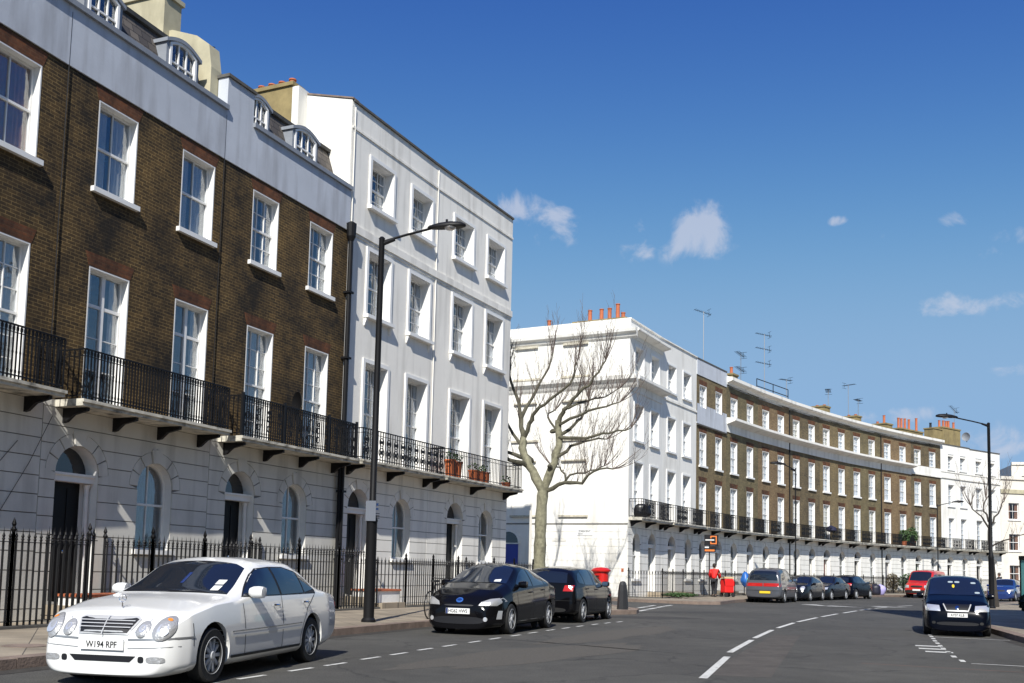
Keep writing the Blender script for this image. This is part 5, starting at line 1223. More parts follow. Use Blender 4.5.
for i in range(len(fb)-1):
    p = [arc(CF, fb[i]+(fb[i+1]-fb[i])*k/3, 1.8) for k in range(4)]
    if i == 0: p = [arc(CF, 56.3, .05)]+p
    railing_run('area_railings', fl_[i], p, 1.32, .15, GR2, .010, posts=2.6)
P0 = Vector((5.75, 49.75)); FD = Vector((-.892, .451)); FN = Vector((-.451, -.892))
railing_run('area_railings', 'black railings across the blue side door, below the bare tree', [tuple(P0+FD*9.5+FN*1.1), tuple(P0+FD*4.2+FN*1.1), tuple(P0+FD*4.2+FN*.1)], 1.15, .15, GR2, .014, posts=2.5)

# ------------------------------------------------------------------ street lamps
def lamp(name, label, x, y, H, arm, rot, group='street lamps', base_r=.10, sign=False, z0=.12, head=1.):
    t = thing(name, label, 'street lamp', (x, y, 0), rot, group)
    MB().lathe([(base_r*1.35, z0), (base_r*1.35, z0+.05), (base_r, z0+.1), (base_r, z0+2.2), (base_r*1.1, z0+2.25), (base_r*.62, z0+2.4), (base_r*.55, H), (base_r*.62, H+.02), (base_r*.3, H+.06)], (0, 0, 0), 14).build('pole', M_iron, t, smooth=True)
    MB().tube([(0, 0, H-.06), (arm*.5, 0, H+.10), (arm, 0, H+.24)], .03, 8).tube([(0, 0, H-.12), (.3, 0, H-.0)], .045, 8).build('arm', M_iron, t, smooth=True)
    hd = MB(); hx = arm+.42*head; n = 16
    prof = [(-.5, .02, .03), (-.45, .07, .06), (-.2, .14, .11), (.1, .17, .13), (.35, .14, .10), (.48, .06, .05), (.5, .02, .02)]
    for xx, ry, rz in prof:
        for k in range(n):
            a = 2*PI*k/n; zz = math.sin(a)*rz*head; zz = max(zz, -.03*head); hd.v.append((hx+xx*head, math.cos(a)*ry*head, H+.28+zz+.05*xx))
    for i in range(len(prof)-1):
        for k in range(n): hd.f.append((i*n+k, i*n+(k+1) % n, (i+1)*n+(k+1) % n, (i+1)*n+k))
    h_ = hd.build('lamp_head', M_iron, t, smooth=True)
    MB().lathe([(.0, -.07), (.08, -.055), (.13, -.02), (.14, 0)], (hx+.08, 0, H+.26), 16).build('lamp_bowl', M_lampin, h_, smooth=True)
    MB().lathe([(.028, 0), (.028, .07), (.0, .08)], (hx, 0, H+.38), 8).build('photocell', M_iron, h_)
    return t
rl = lamp('street_lamp', 'tall black street lamp standing on the near pavement before the stucco house', -3.10, 22.56, 8.80, 1.12, math.radians(-6), base_r=.12, head=.88)
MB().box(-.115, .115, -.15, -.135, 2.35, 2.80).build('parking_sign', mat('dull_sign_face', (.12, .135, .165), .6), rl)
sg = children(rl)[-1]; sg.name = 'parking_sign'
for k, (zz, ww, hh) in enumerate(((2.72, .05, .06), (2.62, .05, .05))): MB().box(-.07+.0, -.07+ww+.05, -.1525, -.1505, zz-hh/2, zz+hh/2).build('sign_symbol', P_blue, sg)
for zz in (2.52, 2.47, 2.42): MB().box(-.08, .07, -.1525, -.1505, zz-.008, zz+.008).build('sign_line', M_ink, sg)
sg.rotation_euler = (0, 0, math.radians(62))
lamp('street_lamp', 'tall black street lamp by the right kerb, arm pointing left', 21.35, 45.0, 8.35, 1.45, PI, base_r=.115, head=1.0)
lamp('street_lamp', 'slim grey street lamp before the far white house, arm pointing right', 35.2, 83.4, 7.45, 1.3, 0, base_r=.07)
lamp('street_lamp', 'slim street lamp pole before the brick houses, above the small dark grey car', 16.95, 60.2, 7.7, .7, math.radians(-170), base_r=.055)

# ------------------------------------------------------------------ pillar box, bollard, board, kiosk
t = thing('pillar_box', 'red pillar box behind the black hatchback at the side road corner', 'post box', (3.10, 34.6, .12), -1.1)
def oval(mb, prof, sx=1.35, n=24):
    o = len(mb.v)
    for r, z in prof:
        for k in range(n): a = 2*PI*k/n; mb.v.append((r*sx*math.cos(a), r*math.sin(a), z))
    for i in range(len(prof)-1):
        for k in range(n): mb.f.append((o+i*n+k, o+i*n+(k+1) % n, o+(i+1)*n+(k+1) % n, o+(i+1)*n+k))
    mb.f.append(tuple(o+(len(prof)-1)*n+k for k in range(n))); return mb
oval(MB(), [(.27, 0), (.27, .12)]).build('base', M_iron, t, smooth=True)
oval(MB(), [(.245, .12), (.24, 1.18), (.26, 1.19), (.26, 1.22)]).build('body', M_postred, t, smooth=True)
oval(MB(), [(.26, 1.22), (.30, 1.23), (.305, 1.28), (.28, 1.30), (.22, 1.35), (.02, 1.38)]).build('cap', M_postred, t, smooth=True)
for sx in (-.17, .17): MB().box(sx-.11, sx+.11, -.268, -.235, 1.05, 1.09).build('letter_slot', M_ink, t)
for sx in (-.17, .17): MB().box(sx-.09, sx+.09, -.262, -.24, .72, .95).build('notice', M_plateW, t)
t = MB().lathe([(.19, .0), (.185, .12), (.155, .62), (.13, .82), (.115, .86), (.08, .93), (0, .95)], (0, 0, 0), 8).build('bollard', mat('cast_iron_bollard', (.02, .021, .024), .5, bump=.2), loc=(3.74, 33.55, .10))
tag(t, 'black tapering cast iron bollard on the kerb nose before the side road', 'bollard')
for k, (x, y, r) in enumerate(((3.2, 33.2, .35), (2.6, 33.9, .3))):
    pass
bx, by = 11.12, 56.6; th_ = far_rot(68.2)-PI/2
t = thing('agent_board', 'black and orange agent board on a post above the railings behind the postman', 'sign', (bx, by, 0), -.42)
MB().box(-.03, .03, -.03, .03, .12, 3.3).build('post', M_dark, t)
bd = MB().box(-.28, .50, -.055, -.031, 2.92, 3.52).build('panel', M_ink, t)
M_or = mat('orange_print', (.75, .20, .04), .5)
MB().box(-.0+.06, .42, -.059, -.056, 3.40, 3.46).box(.36, .42, -.059, -.056, 3.06, 3.40).box(.06, .42, -.059, -.056, 3.0, 3.06).box(.06, .12, -.059, -.056, 3.06, 3.14).box(.06, .12, -.059, -.056, 3.32, 3.40).build('logo', M_or, bd)
MB().box(-.22, .28, -.060, -.057, 3.20, 3.26).build('wordmark', M_plateW, bd)
b2 = MB().box(-.28, .36, -.055, -.031, 2.56, 2.90).build('panel', M_ink, t)
MB().box(-.25, -.02, -.059, -.056, 2.78, 2.86).build('wordmark', M_plateW, b2); MB().box(-.25, .30, -.059, -.056, 2.60, 2.70).build('wordmark', M_or, b2)

# street name plates on the flank wall
pl = MB().box(-.044, -.024, 1.85, 2.70, 3.12, 3.42).build('street_name_plate', M_plateW, hf1)
text('plate_lettering', 'CRESCENT', .13, M_ink, pl, (-.046, 2.28, 3.33), (PI/2, 0, -PI/2)); text('plate_lettering', 'NW1', .11, M_ink, pl, (-.046, 2.5, 3.19), (PI/2, 0, -PI/2))
MB().box(-.04, -.024, 3.3, 4.1, 2.82, 2.92).build('street_name_plate', M_stuc, hf1)
MB().box(-.04, -.024, .18, .30, 1.35, 1.52).build('hydrant_plate', M_pot, hf1)

# telephone kiosk at the right frame edge
t = thing('telephone_kiosk', 'black framed glazed kiosk at the right frame edge', 'phone box', (26.1, 50.6, .12), .2)
k = MB()
for sx in (0, .9):
    for sy in (0, .9): k.box(sx-.04, sx+.04, sy-.04, sy+.04, 0, 2.3)
k.box(-.06, .96, -.06, .96, 2.3, 2.5); k.box(-.05, .95, -.05, .95, 0, .12)
k.build('frame', M_iron, t)
for q in ((.04, .86, -.01, .01), (.04, .86, .89, .91)): MB().box(*q, .12, 2.3).build('pane', mat('teal_glass', (.10, .32, .32), .1), t)
for q in ((-.01, .01, .04, .86), (.89, .91, .04, .86)): MB().box(*q, .12, 2.3).build('pane', mat('teal_glass', (.10, .32, .32), .1), t)

# ------------------------------------------------------------------ bicycles
def bicycle(label, x, y, rot, m, group='bicycles left by the railings'):
    t = thing('bicycle', label, 'bicycle', (x, y, .12), rot, group); r = .33
    for wx in (-.5, .5):
        w = MB(); K = 20
        for k in range(K):
            a, b = 2*PI*k/K, 2*PI*(k+1)/K; w.tube([(wx+r*math.cos(a), 0, r+r*math.sin(a)), (wx+r*math.cos(b), 0, r+r*math.sin(b))], .018, 5, False)
        for k in range(0, K, 2): a = 2*PI*k/K; w.tube([(wx, 0, r), (wx+r*math.cos(a), 0, r+r*math.sin(a))], .003, 3, False)
        w.build('wheel', M_tyre, t)
    f = MB(); bb, st_, hd, rh, fh = (-.08, 0, .30), (-.20, 0, .82), (.36, 0, .84), (-.5, 0, r), (.5, 0, r)
    for a, b in ((bb, st_), (st_, hd), (bb, (.38, 0, .74)), (bb, rh), (st_, rh), ((.35, 0, .92), fh)): f.tube([a, b], .017, 6)
    f.build('frame', m, t); MB().tube([(.30, -.28, .98), (.36, -.1, .96), (.36, .1, .96), (.30, .28, .98)], .014, 6).tube([(.36, 0, .82), (.36, 0, .97)], .014, 6).build('handlebar', M_iron, t)
    MB().box(-.34, -.10, -.06, .06, .88, .93).tube([(-.2, 0, .8), (-.21, 0, .9)], .013, 6).build('saddle', M_dark, t)
    return t
q = Vector(arc(CLo, 101.5, 4.1)); bicycle('dark bicycle standing at the front corner of the glossy black hatchback', -1.75, 25.0, 1.25, M_iron)
q = arc(CF, 88.3, 2.6); bicycle('dark bicycle leaning at the far railings beyond the row of dark cars', q[0], q[1], far_rot(88)+.1, M_iron)
q = arc(CF, 90.2, 2.6); bicycle('blue bicycle at the far railings left of the lavender bundle', q[0], q[1], far_rot(90)-.1, P_navy)
# lavender covered bundle
q = arc(CF, 86.3, 4.5)
t = thing('covered_bundle', 'dark bag bundle with a lavender cover on the far pavement edge', 'bundle', (q[0], q[1], .12), .3)
def lump(n, sx, sy, sz, c, m, seed, amp=.12):
    bm = bmesh.new(); bmesh.ops.create_icosphere(bm, subdivisions=3, radius=1); r = random.Random(seed); ph = [r.random()*6 for _ in range(6)]
    for v in bm.verts:
        p = v.co; k = 1+amp*(math.sin(3*p.x+ph[0])+math.sin(4*p.y+ph[1])+math.sin(5*p.z+ph[2])+.5*math.sin(11*p.x+ph[3]))*.6; v.co = Vector((p.x*sx*k+c[0], p.y*sy*k+c[1], max(p.z*sz*k+c[2], 0)))
    me = bpy.data.meshes.new(n); bm.to_mesh(me); bm.free(); me.materials.append(m); me.polygons.foreach_set('use_smooth', [True]*len(me.polygons)); return me
link('bag', lump('bag', .42, .35, .42, (-.15, 0, .36), mat('dark_bag', (.015, .015, .03), .5), 1), t)
link('cover', lump('cover', .36, .33, .44, (.28, .0, .36), mat('lavender_cloth', (.42, .38, .68), .8), 2), t)
link('cardboard', lump('cardboard', .12, .12, .36, (-.5, .0, .34), mat('brown_card', (.22, .10, .04), .8), 3), t)
q = (13.75, 59.3)
t = thing('carrier_bag', 'blue and turquoise bag hanging on the railings left of the silver people carrier', 'bag', (q[0], q[1], .5), 0)
link('bag', lump('bag', .27, .22, .40, (0, 0, .55), mat('blue_plastic', (.02, .12, .42), .4), 4), t); link('flap', lump('flap', .17, .23, .24, (.13, -.04, .45), mat('turquoise_plastic', (.12, .52, .52), .4), 5), t)

# ------------------------------------------------------------------ postman and trolley
def skin_mesh(name, joints, bones, m, sub=2):
    me = bpy.data.meshes.new(name); keys = list(joints); me.from_pydata([joints[k][0] for k in keys], [(keys.index(a), keys.index(b)) for a, b in bones], [])
    o = bpy.data.objects.new('tmpskin', me); col.objects.link(o)
    o.modifiers.new('sk', 'SKIN'); 
    for i, k in enumerate(keys):
        r = joints[k][1]; me.skin_vertices[0].data[i].radius = r if hasattr(r, '__len__') else (r, r)
    me.skin_vertices[0].data[0].use_root = True
    s = o.modifiers.new('su', 'SUBSURF'); s.levels = sub; s.render_levels = sub
    dg = bpy.context.evaluated_depsgraph_get(); dg.update(); out = bpy.data.meshes.new_from_object(o.evaluated_get(dg)); out.name = name
    bpy.data.objects.remove(o); out.materials.clear(); out.materials.append(m); out.polygons.foreach_set('use_smooth', [True]*len(out.polygons)); return out
def person(label, x, y, z, rot, top, legs, hair, reach=True, cat='person'):
    t = thing('person', label, cat, (x, y, z), rot)
    J = {'pelvis': ((0, 0, .95), (.15, .11)), 'waist': ((0, 0, 1.08), (.14, .10)), 'chest': ((.03, 0, 1.30), (.175, .12)), 'neck': ((.05, 0, 1.46), (.06, .06)), 'chin': ((.08, 0, 1.56), (.07, .075)), 'head': ((.07, 0, 1.65), (.085, .095)), 'crown': ((.06, 0, 1.73), (.06, .07))}
    B = [('pelvis', 'waist'), ('waist', 'chest'), ('chest', 'neck'), ('neck', 'chin'), ('chin', 'head'), ('head', 'crown')]
    for s, nm in ((1, 'l'), (-1, 'r')):
        hand = (.46, s*.20, 1.02) if reach else (.12, s*.26, .82); el = (.16, s*.27, 1.12)
        J[nm+'sh'] = ((.03, s*.18, 1.40), .065); J[nm+'el'] = (el, .045); J[nm+'wr'] = (hand, .03); d = Vector(hand)-Vector(el); d.normalize()
        J[nm+'pa'] = (tuple(Vector(hand)+d*.07), .028)
        B += [('chest', nm+'sh'), (nm+'sh', nm+'el'), (nm+'el', nm+'wr'), (nm+'wr', nm+'pa')]
        for k, dy in enumerate((-.03, -.01, .01, .03)):
            J[nm+'f%d' % k] = (tuple(Vector(hand)+d*.11+Vector((0, dy, -.01))), .009); J[nm+'g%d' % k] = (tuple(Vector(hand)+d*(.13-.01*abs(k-1.5))+Vector((0, dy, -.045))), .008)
            B += [(nm+'pa', nm+'f%d' % k), (nm+'f%d' % k, nm+'g%d' % k)]
        J[nm+'th'] = (tuple(Vector(hand)+d*.05+Vector((0, -s*.045, -.02))), .010); B.append((nm+'pa', nm+'th'))
        st = .16*s
        J[nm+'hip'] = ((0, s*.09, .90), .095); J[nm+'kn'] = ((.04+st*.4, s*.10, .50), .06); J[nm+'an'] = ((-.02+st, s*.10, .09), .042); J[nm+'to'] = ((.14+st, s*.11, .035), .035)
        B += [('pelvis', nm+'hip'), (nm+'hip', nm+'kn'), (nm+'kn', nm+'an'), (nm+'an', nm+'to')]
    skin = mat('skin', (.42, .24, .17), .6)
    link('body', skin_mesh('body', J, B, skin), t)
    def sub(keys, grow, m, name, extra={}):
        j = {k: (J[k][0], tuple(v+grow for v in (J[k][1] if hasattr(J[k][1], '__len__') else (J[k][1],)*2))) for k in keys}; j.update(extra)
        link(name, skin_mesh(name, j, [b for b in B if b[0] in j and b[1] in j], m), t)
    sub(['pelvis', 'waist', 'chest', 'lsh', 'lel', 'lwr', 'rsh', 'rel', 'rwr'], .045, top, 'jacket')
    sub(['pelvis', 'lhip', 'lkn', 'lan', 'rhip', 'rkn', 'ran'], .02, legs, 'trousers')
    for nm in ('l', 'r'):
        a, b = J[nm+'an'][0], J[nm+'to'][0]; link('shoe', skin_mesh('shoe', {'a': ((a[0]-.05, a[1], .05), .055), 'b': ((b[0]+.02, b[1], .045), .045)}, [('a', 'b')], M_dark), t)
    hb = bmesh.new(); bmesh.ops.create_uvsphere(hb, u_segments=16, v_segments=10, radius=.118)
    for v in list(hb.verts):
        if v.co.z < -.02 and v.co.x > -.03: hb.verts.remove(v)
        else: v.co = Vector((v.co.x*1.05+.05, v.co.y*.92, v.co.z*1.08+1.68))
    hm = bpy.data.meshes.new('hair'); hb.to_mesh(hm); hb.free(); hm.materials.append(hair); link('hair', hm, t)
    f = MB()
    f.lathe([(0, 0), (.012, .0), (.0, .03)], (.165, 0, 1.61), 6); f.build('nose', skin, t)
    for s in (-1, 1):
        MB().lathe([(0, -.01), (.012, 0), (0, .01)], (.15, s*.032, 1.655), 8).build('eye', M_ink, t); MB().lathe([(0, -.03), (.018, 0), (0, .03)], (.06, s*.098, 1.64), 8).build('ear', skin, t)
    MB().box(.148, .158, -.022, .022, 1.572, 1.58).build('mouth', mat('lips', (.30, .10, .08), .6), t)
    return t
px_, py_ = 11.03, 54.8
hr = far_rot(65.9)
M_redj = mat('red_jacket', (.72, .012, .010), .7); M_trs = mat('dark_trousers', (.012, .013, .018), .8)
pp = Vector((px_, py_)); fw_ = Vector((math.cos(hr), math.sin(hr))); fw_ = Vector((.90, .42)).normalized()
person('person in a red jacket and dark trousers pushing a red trolley, seen from behind', px_, py_, .12, math.atan2(.93, .37), M_redj, M_trs, mat('dark_hair', (.02, .012, .008), .7))
tp = pp+fw_*.86
t = thing('mail_trolley', 'red delivery trolley with a cream box on top, pushed by the person in red', 'trolley', (tp.x, tp.y, .12), math.atan2(fw_.y, fw_.x))
bb_ = MB().box(-.30, .30, -.24, .24, .22, .98).build('bag', M_redj, t); bv_ = bb_.modifiers.new('b', 'BEVEL'); bv_.width = .07; bv_.segments = 3
MB().box(-.28, .28, -.262, -.243, .60, .86).build('flap', M_redj, t); MB().box(-.32, .28, -.2, .2, 1.0, 1.09).build('box_lid', mat('cream_card', (.62, .48, .26), .7), t)
MB().tube([(-.38, -.2, 1.08), (-.40, .2, 1.08)], .018, 6).tube([(-.38, -.2, 1.08), (-.2, -.2, .2), (.2, -.2, .2)], .015, 6).tube([(-.38, .2, 1.08), (-.2, .2, .2), (.2, .2, .2)], .015, 6).build('frame', M_iron, t)
for wx in (-.22, .25):
    for wy in (-.22, .22): MB().lathe([(.0, -.02), (.12, -.02), (.12, .02), (0, .02)], (wx, wy, .12), 16, 'y').build('wheel', M_tyre, t)
person('person in dark clothes walking far off at the right, before the cream block', 36.5, 75.6, .12, 2.2, M_trs, M_trs, mat('brown_hair', (.05, .03, .02), .7), False)

# ------------------------------------------------------------------ bare trees
def whips(mb, base, d, L_, r, rnd, depth):
    """a fine upward curving branch with side twigs"""
    p = Vector(base); d = Vector(d).normalized(); n = 5; pts = [p.copy()]; 
    for i in range(n):
        d = (d+Vector((rnd.uniform(-.13, .13), rnd.uniform(-.13, .13), .13))).normalized(); p = p+d*L_/n; pts.append(p.copy())
        if depth and i > 0 and rnd.random() < .8:
            e = (d+Vector((rnd.uniform(-.8, .8), rnd.uniform(-.8, .8), rnd.uniform(-.1, .6)))).normalized(); whips(mb, p, e, L_*rnd.uniform(.3, .55), r*(1-i/n)*.7, rnd, depth-1)
    mb.tube(pts, [max(.0035, r*(1-.85*i/n)) for i in range(n+1)], 4 if r < .02 else 5, False)
def smooth_path(pts, n=4):
    P = [Vector(p) for p in pts]; out = []
    for i in range(len(P)-1):
        a, b, c, d = P[max(0, i-1)], P[i], P[i+1], P[min(len(P)-1, i+2)]
        for k in range(n):
            t = k/n; out.append(.5*((2*b)+(c-a)*t+(2*a-5*b+4*c-d)*t*t+(3*b-a-3*c+d)*t**3))
    out.append(P[-1]); return out
LIMBS = {'trunk': [(1.17, 41.49, 0.08), (1.19, 41.49, 1.34), (1.21, 41.49, 2.37), (1.23, 41.49, 3.6), (1.29, 41.49, 4.63)], 'L': [(1.29, 41.49, 4.55), (0.82, 41.58, 5.46), (0.48, 41.76, 6.09), (0.42, 41.94, 6.83)], 'L1': [(0.42, 41.94, 6.72), (0.69, 41.76, 7.35), (0.93, 41.49, 7.86), (1.52, 41.13, 8.36), (2.26, 40.59, 8.98), (2.53, 40.41, 9.78)], 'L2': [(0.42, 41.94, 6.72), (0.32, 42.21, 7.66), (0.23, 42.39, 8.37), (-0.14, 42.75, 9.41), (-0.2, 42.8, 10.2)], 'L2b': [(0.32, 42.21, 7.66), (0.73, 42.39, 8.56), (1.31, 42.57, 9.63), (1.63, 42.75, 10.63)], 'L3': [(0.41, 41.94, 6.45), (-0.26, 42.57, 7.45), (-0.68, 42.94, 8.35)], 'L4': [(0.5, 41.76, 5.96), (-0.23, 42.21, 6.29), (-0.71, 42.39, 6.77)], 'L5': [(0.63, 41.67, 5.62), (-0.18, 41.13, 5.83), (-0.71, 40.77, 6.07)], 'R': [(1.29, 41.49, 4.55), (1.64, 41.4, 5.46), (1.86, 41.31, 6.4), (1.89, 41.22, 7.1), (1.83, 41.13, 7.49)], 'R1': [(1.83, 41.13, 7.35), (2.03, 41.04, 7.77), (2.25, 40.86, 8.12), (2.72, 40.59, 8.67), (3.1, 40.41, 8.97), (3.49, 40.23, 9.51), (3.67, 40.14, 9.83)], 'R2': [(1.88, 41.22, 6.79), (2.97, 40.77, 6.77), (3.86, 40.41, 6.91), (4.71, 40.05, 7.08)], 'R3': [(1.8, 41.31, 5.94), (2.44, 41.4, 6.43), (3.25, 41.67, 6.77), (3.94, 42.03, 6.87)], 'R4': [(1.46, 41.4, 4.6), (2.16, 40.95, 4.93), (2.79, 40.59, 4.91), (3.23, 40.23, 5.34), (3.98, 39.69, 5.38)], 'R4b': [(2.16, 40.95, 4.93), (2.41, 41.13, 5.24), (3.25, 41.49, 5.46), (3.82, 41.85, 5.72)], 'R5': [(1.88, 41.22, 6.9), (2.52, 41.49, 7.36), (2.95, 41.85, 7.84), (3.08, 42.03, 8.17), (3.13, 42.21, 8.67)], 'R6': [(1.89, 41.13, 7.3), (2.65, 40.59, 7.64), (3.73, 40.05, 7.94), (4.21, 39.69, 8.06)], 'R7': [(2.21, 40.86, 7.94), (3.05, 41.13, 8.31), (3.78, 41.49, 8.6), (4.46, 42.03, 9.05)], 'R8': [(1.84, 41.22, 7.08), (1.44, 41.67, 7.65), (1.74, 42.03, 8.05)], 'R9': [(2.19, 40.86, 5.0), (2.06, 41.49, 5.47), (1.66, 41.94, 5.67)]}
RAD = {'trunk': (0.272, 0.216), 'L': (0.192, 0.152), 'R': (0.176, 0.12), 'L1': (0.104, 0.032), 'L2': (0.12, 0.032), 'L2b': (0.088, 0.024), 'L3': (0.08, 0.032), 'L4': (0.096, 0.04), 'L5': (0.112, 0.048), 'R1': (0.104, 0.024), 'R2': (0.08, 0.024), 'R3': (0.08, 0.024), 'R4': (0.096, 0.028), 'R4b': (0.056, 0.02), 'R5': (0.08, 0.024), 'R6': (0.072, 0.02), 'R7': (0.056, 0.016), 'R8': (0.056, 0.024), 'R9': (0.048, 0.024)}
M_bark2 = mat('upper_bark', (.085, .08, .055), .9, var=.5, vscale=4, bump=.6, bscale=10)
def build_tree(label, limbs, rad, bark, origin, seed, wl=1.6, whipn=3, name='bare_tree'):
    t = thing(name, label, 'tree', origin); O = Vector(origin); tr = MB(); br = MB(); tw = MB(); rnd = random.Random(seed)
    for k, pts in limbs.items():
        sp = [p-O for p in smooth_path(pts, 3)]; r0_, r1_ = rad[k]; n = len(sp)
        sp = [p+Vector((rnd.uniform(-1, 1), rnd.uniform(-1, 1), rnd.uniform(-1, 1)))*(.05 if 0 < i < n-1 and k != 'trunk' else 0) for i, p in enumerate(sp)]
        rr = [(r0_+(r1_-r0_)*i/(n-1))*(1+.08*math.sin(i*2.3+r0_*50)) for i in range(n)]
        if k == 'trunk': rr[0] *= 1.35; rr[1] *= 1.1
        (tr if k in ('trunk', 'L', 'R') else br).tube(sp, rr, 12 if k in ('trunk', 'L', 'R') else 8)
        if k not in ('trunk', 'L', 'R'):
            for i in range(2, n):
                for _ in range(whipn if i > n*.35 else 1):
                    d = (sp[i]-sp[i-1]).normalized(); e = d*.4+Vector((rnd.uniform(-.55, .55), rnd.uniform(-.55, .55), rnd.uniform(.3, 1.3)))
                    whips(tw, sp[i], e, wl*rnd.uniform(.4, 1.15), .010 if rnd.random() < .75 else .018, rnd, 1 if rnd.random() < .5 else 2)
            d = (sp[-1]-sp[-2]).normalized()
            for _ in range(4): whips(tw, sp[-1], d+Vector((rnd.uniform(-.5, .5), rnd.uniform(-.5, .5), rnd.uniform(.1, .8))), wl*rnd.uniform(.8, 1.5), .022, rnd, 2)
    if 'L' in limbs:
        for i in range(16):
            k = rnd.choice([q for q in limbs if q != 'trunk']); p = Vector(rnd.choice(limbs[k][1:]))-O
            e = Vector((rnd.uniform(-1, 1), rnd.uniform(-1, 1), rnd.uniform(-.2, .6))).normalized(); r_ = rad[k][1]*1.1; br.tube([p, p+e*(r_*2.6), p+e*(r_*3.2)], [r_*.8, r_*.75, r_*.4], 7)
    tr.build('trunk', bark, t, smooth=True); br.build('branches', M_barkD if bark is M_barkD else M_bark2, t, smooth=True); tw.build('crown', M_twig, t)
    return t
tr = build_tree('bare pale barked tree in front of the white flank wall by the side road', LIMBS, RAD, M_bark, (1.17, 41.49, 0), 11, 1.25, 3)
MB().box(-.42, -.32, -.5, -.45, .05, 3.75).build('stake', mat('pale_stake', (.55, .53, .48), .8), tr)
l2 = {'trunk': [(22.6, 47.2, 0), (22.5, 47.2, 1.6), (22.35, 47.2, 3.2), (22.4, 47.2, 4.2)], 'a': [(22.4, 47.2, 3.9), (22.8, 47.3, 4.5), (23.2, 47.5, 5.1)], 'b': [(22.38, 47.2, 3.7), (21.9, 47.1, 4.3), (21.4, 47.0, 4.8)], 'c': [(22.4, 47.2, 2.9), (23.2, 46.9, 3.3), (23.9, 46.6, 3.6)], 'd': [(22.4, 47.2, 4.0), (22.3, 47.6, 4.6), (22.5, 47.8, 5.2)]}
build_tree('small bare tree just behind the right street lamp', l2, {'trunk': (.11, .08), 'a': (.05, .02), 'b': (.05, .02), 'c': (.04, .015), 'd': (.05, .02)}, M_barkD, (22.6, 47.2, 0), 5, .95, 2)
def leaves(n, c, s, seed, size=.07):
    mb = MB(); r = random.Random(seed)
    for _ in range(n):
        while True:
            p = Vector((r.uniform(-1, 1), r.uniform(-1, 1), r.uniform(-1, 1)))
            if p.length < 1: break
        p = Vector((c[0]+p.x*s[0], c[1]+p.y*s[1], c[2]+p.z*s[2])); a = Vector((r.gauss(0, 1), r.gauss(0, 1), r.gauss(0, 1))).normalized(); b = a.orthogonal().normalized()*size*r.uniform(.6, 1.4); a = a.cross(b)*1.6
        mb.add([p-b*.5, p+a*.5, p+b*.5, p-a*.5], [(0, 1, 2, 3)])
    return mb
def plant(label, x, y, z, s, n, seed, size=.08, pot=False, group=None, m=None):
    t = thing('shrub', label, 'plant', (x, y, z), 0, group)
    leaves(n, (0, 0, s[2]+.15), s, seed, size).build('foliage', m or M_leaf, t)
    st_ = MB(); r = random.Random(seed)
    for _ in range(7): st_.tube([(0, 0, .05), (r.uniform(-.4, .4)*s[0], r.uniform(-.4, .4)*s[1], s[2]), (r.uniform(-.8, .8)*s[0], r.uniform(-.8, .8)*s[1], s[2]*1.8)], .012, 4)
    st_.build('stem', M_twig, t)
    if pot: MB().lathe([(.14, 0), (.20, .02), (.24, .32), (.27, .34), (.27, .38), (.22, .38)], (0, 0, 0), 14).build('pot', M_pot, t)
    return t
t = thing('shade_hedge', 'dark foliage added to deepen the shade behind the right kerb, cut by the frame edge', 'shade_hedge', (17.2, 31.5, .12), -1.15)  # near-black leaf mass added to deepen the shade by the right kerb
leaves(5200, (0, 0, .52), (1.5, .8, .56), 21, .09).build('foliage', mat('shade_dark_leaf', (.010, .018, .008), .8, var=.4, vscale=8), t)
hs = MB(); rh_ = random.Random(4)
for _ in range(14): hx_, hy_ = rh_.uniform(-1.1, 1.1), rh_.uniform(-.5, .5); hs.tube([(hx_, hy_, 0), (hx_*1.05, hy_, .8)], .02, 5)
hs.build('stem', M_barkD, t)
def local(h, x, y): 
    m = Matrix.Rotation(h.rotation_euler.z, 3, 'Z') @ Vector((x, y, 0)); return m.x+h.location.x, m.y+h.location.y
for x, sd, lab in ((3.1, 1, 'leafy green shrub on the brick house balcony, left one of two'), (4.5, 2, 'taller leafy green shrub on the brick house balcony, right one of two')):
    q = local(FH[6][0], x, -.4); plant(lab, q[0], q[1], 4.05, (.5, .3, .6 if sd == 1 else .75), 900, sd, .09, True, 'shrubs on the balcony')
q = local(FH[5][0], 4.6, -1.2); plant('brownish climbing shrub behind the far railings left of the red van', q[0], q[1], .12, (.55, .4, .75), 800, 3, .08, m=mat('dry_leaf', (.12, .09, .04), .8, var=.4, vscale=8))
q = local(FH[6][0], 2.2, -1.3); plant('leafy shrub behind the far railings at the left of the red van', q[0], q[1], .12, (1.0, .5, .75), 1300, 4, .09)
for k, (dx_, dy_) in enumerate(((1.2, -1.6), (2.4, -1.9))):
    pass
q = local(hf1, .9, -2.4); t = plant('low green weeds at the foot of the corner house railings', q[0], q[1], .05, (.9, .15, .10), 700, 7, .06)
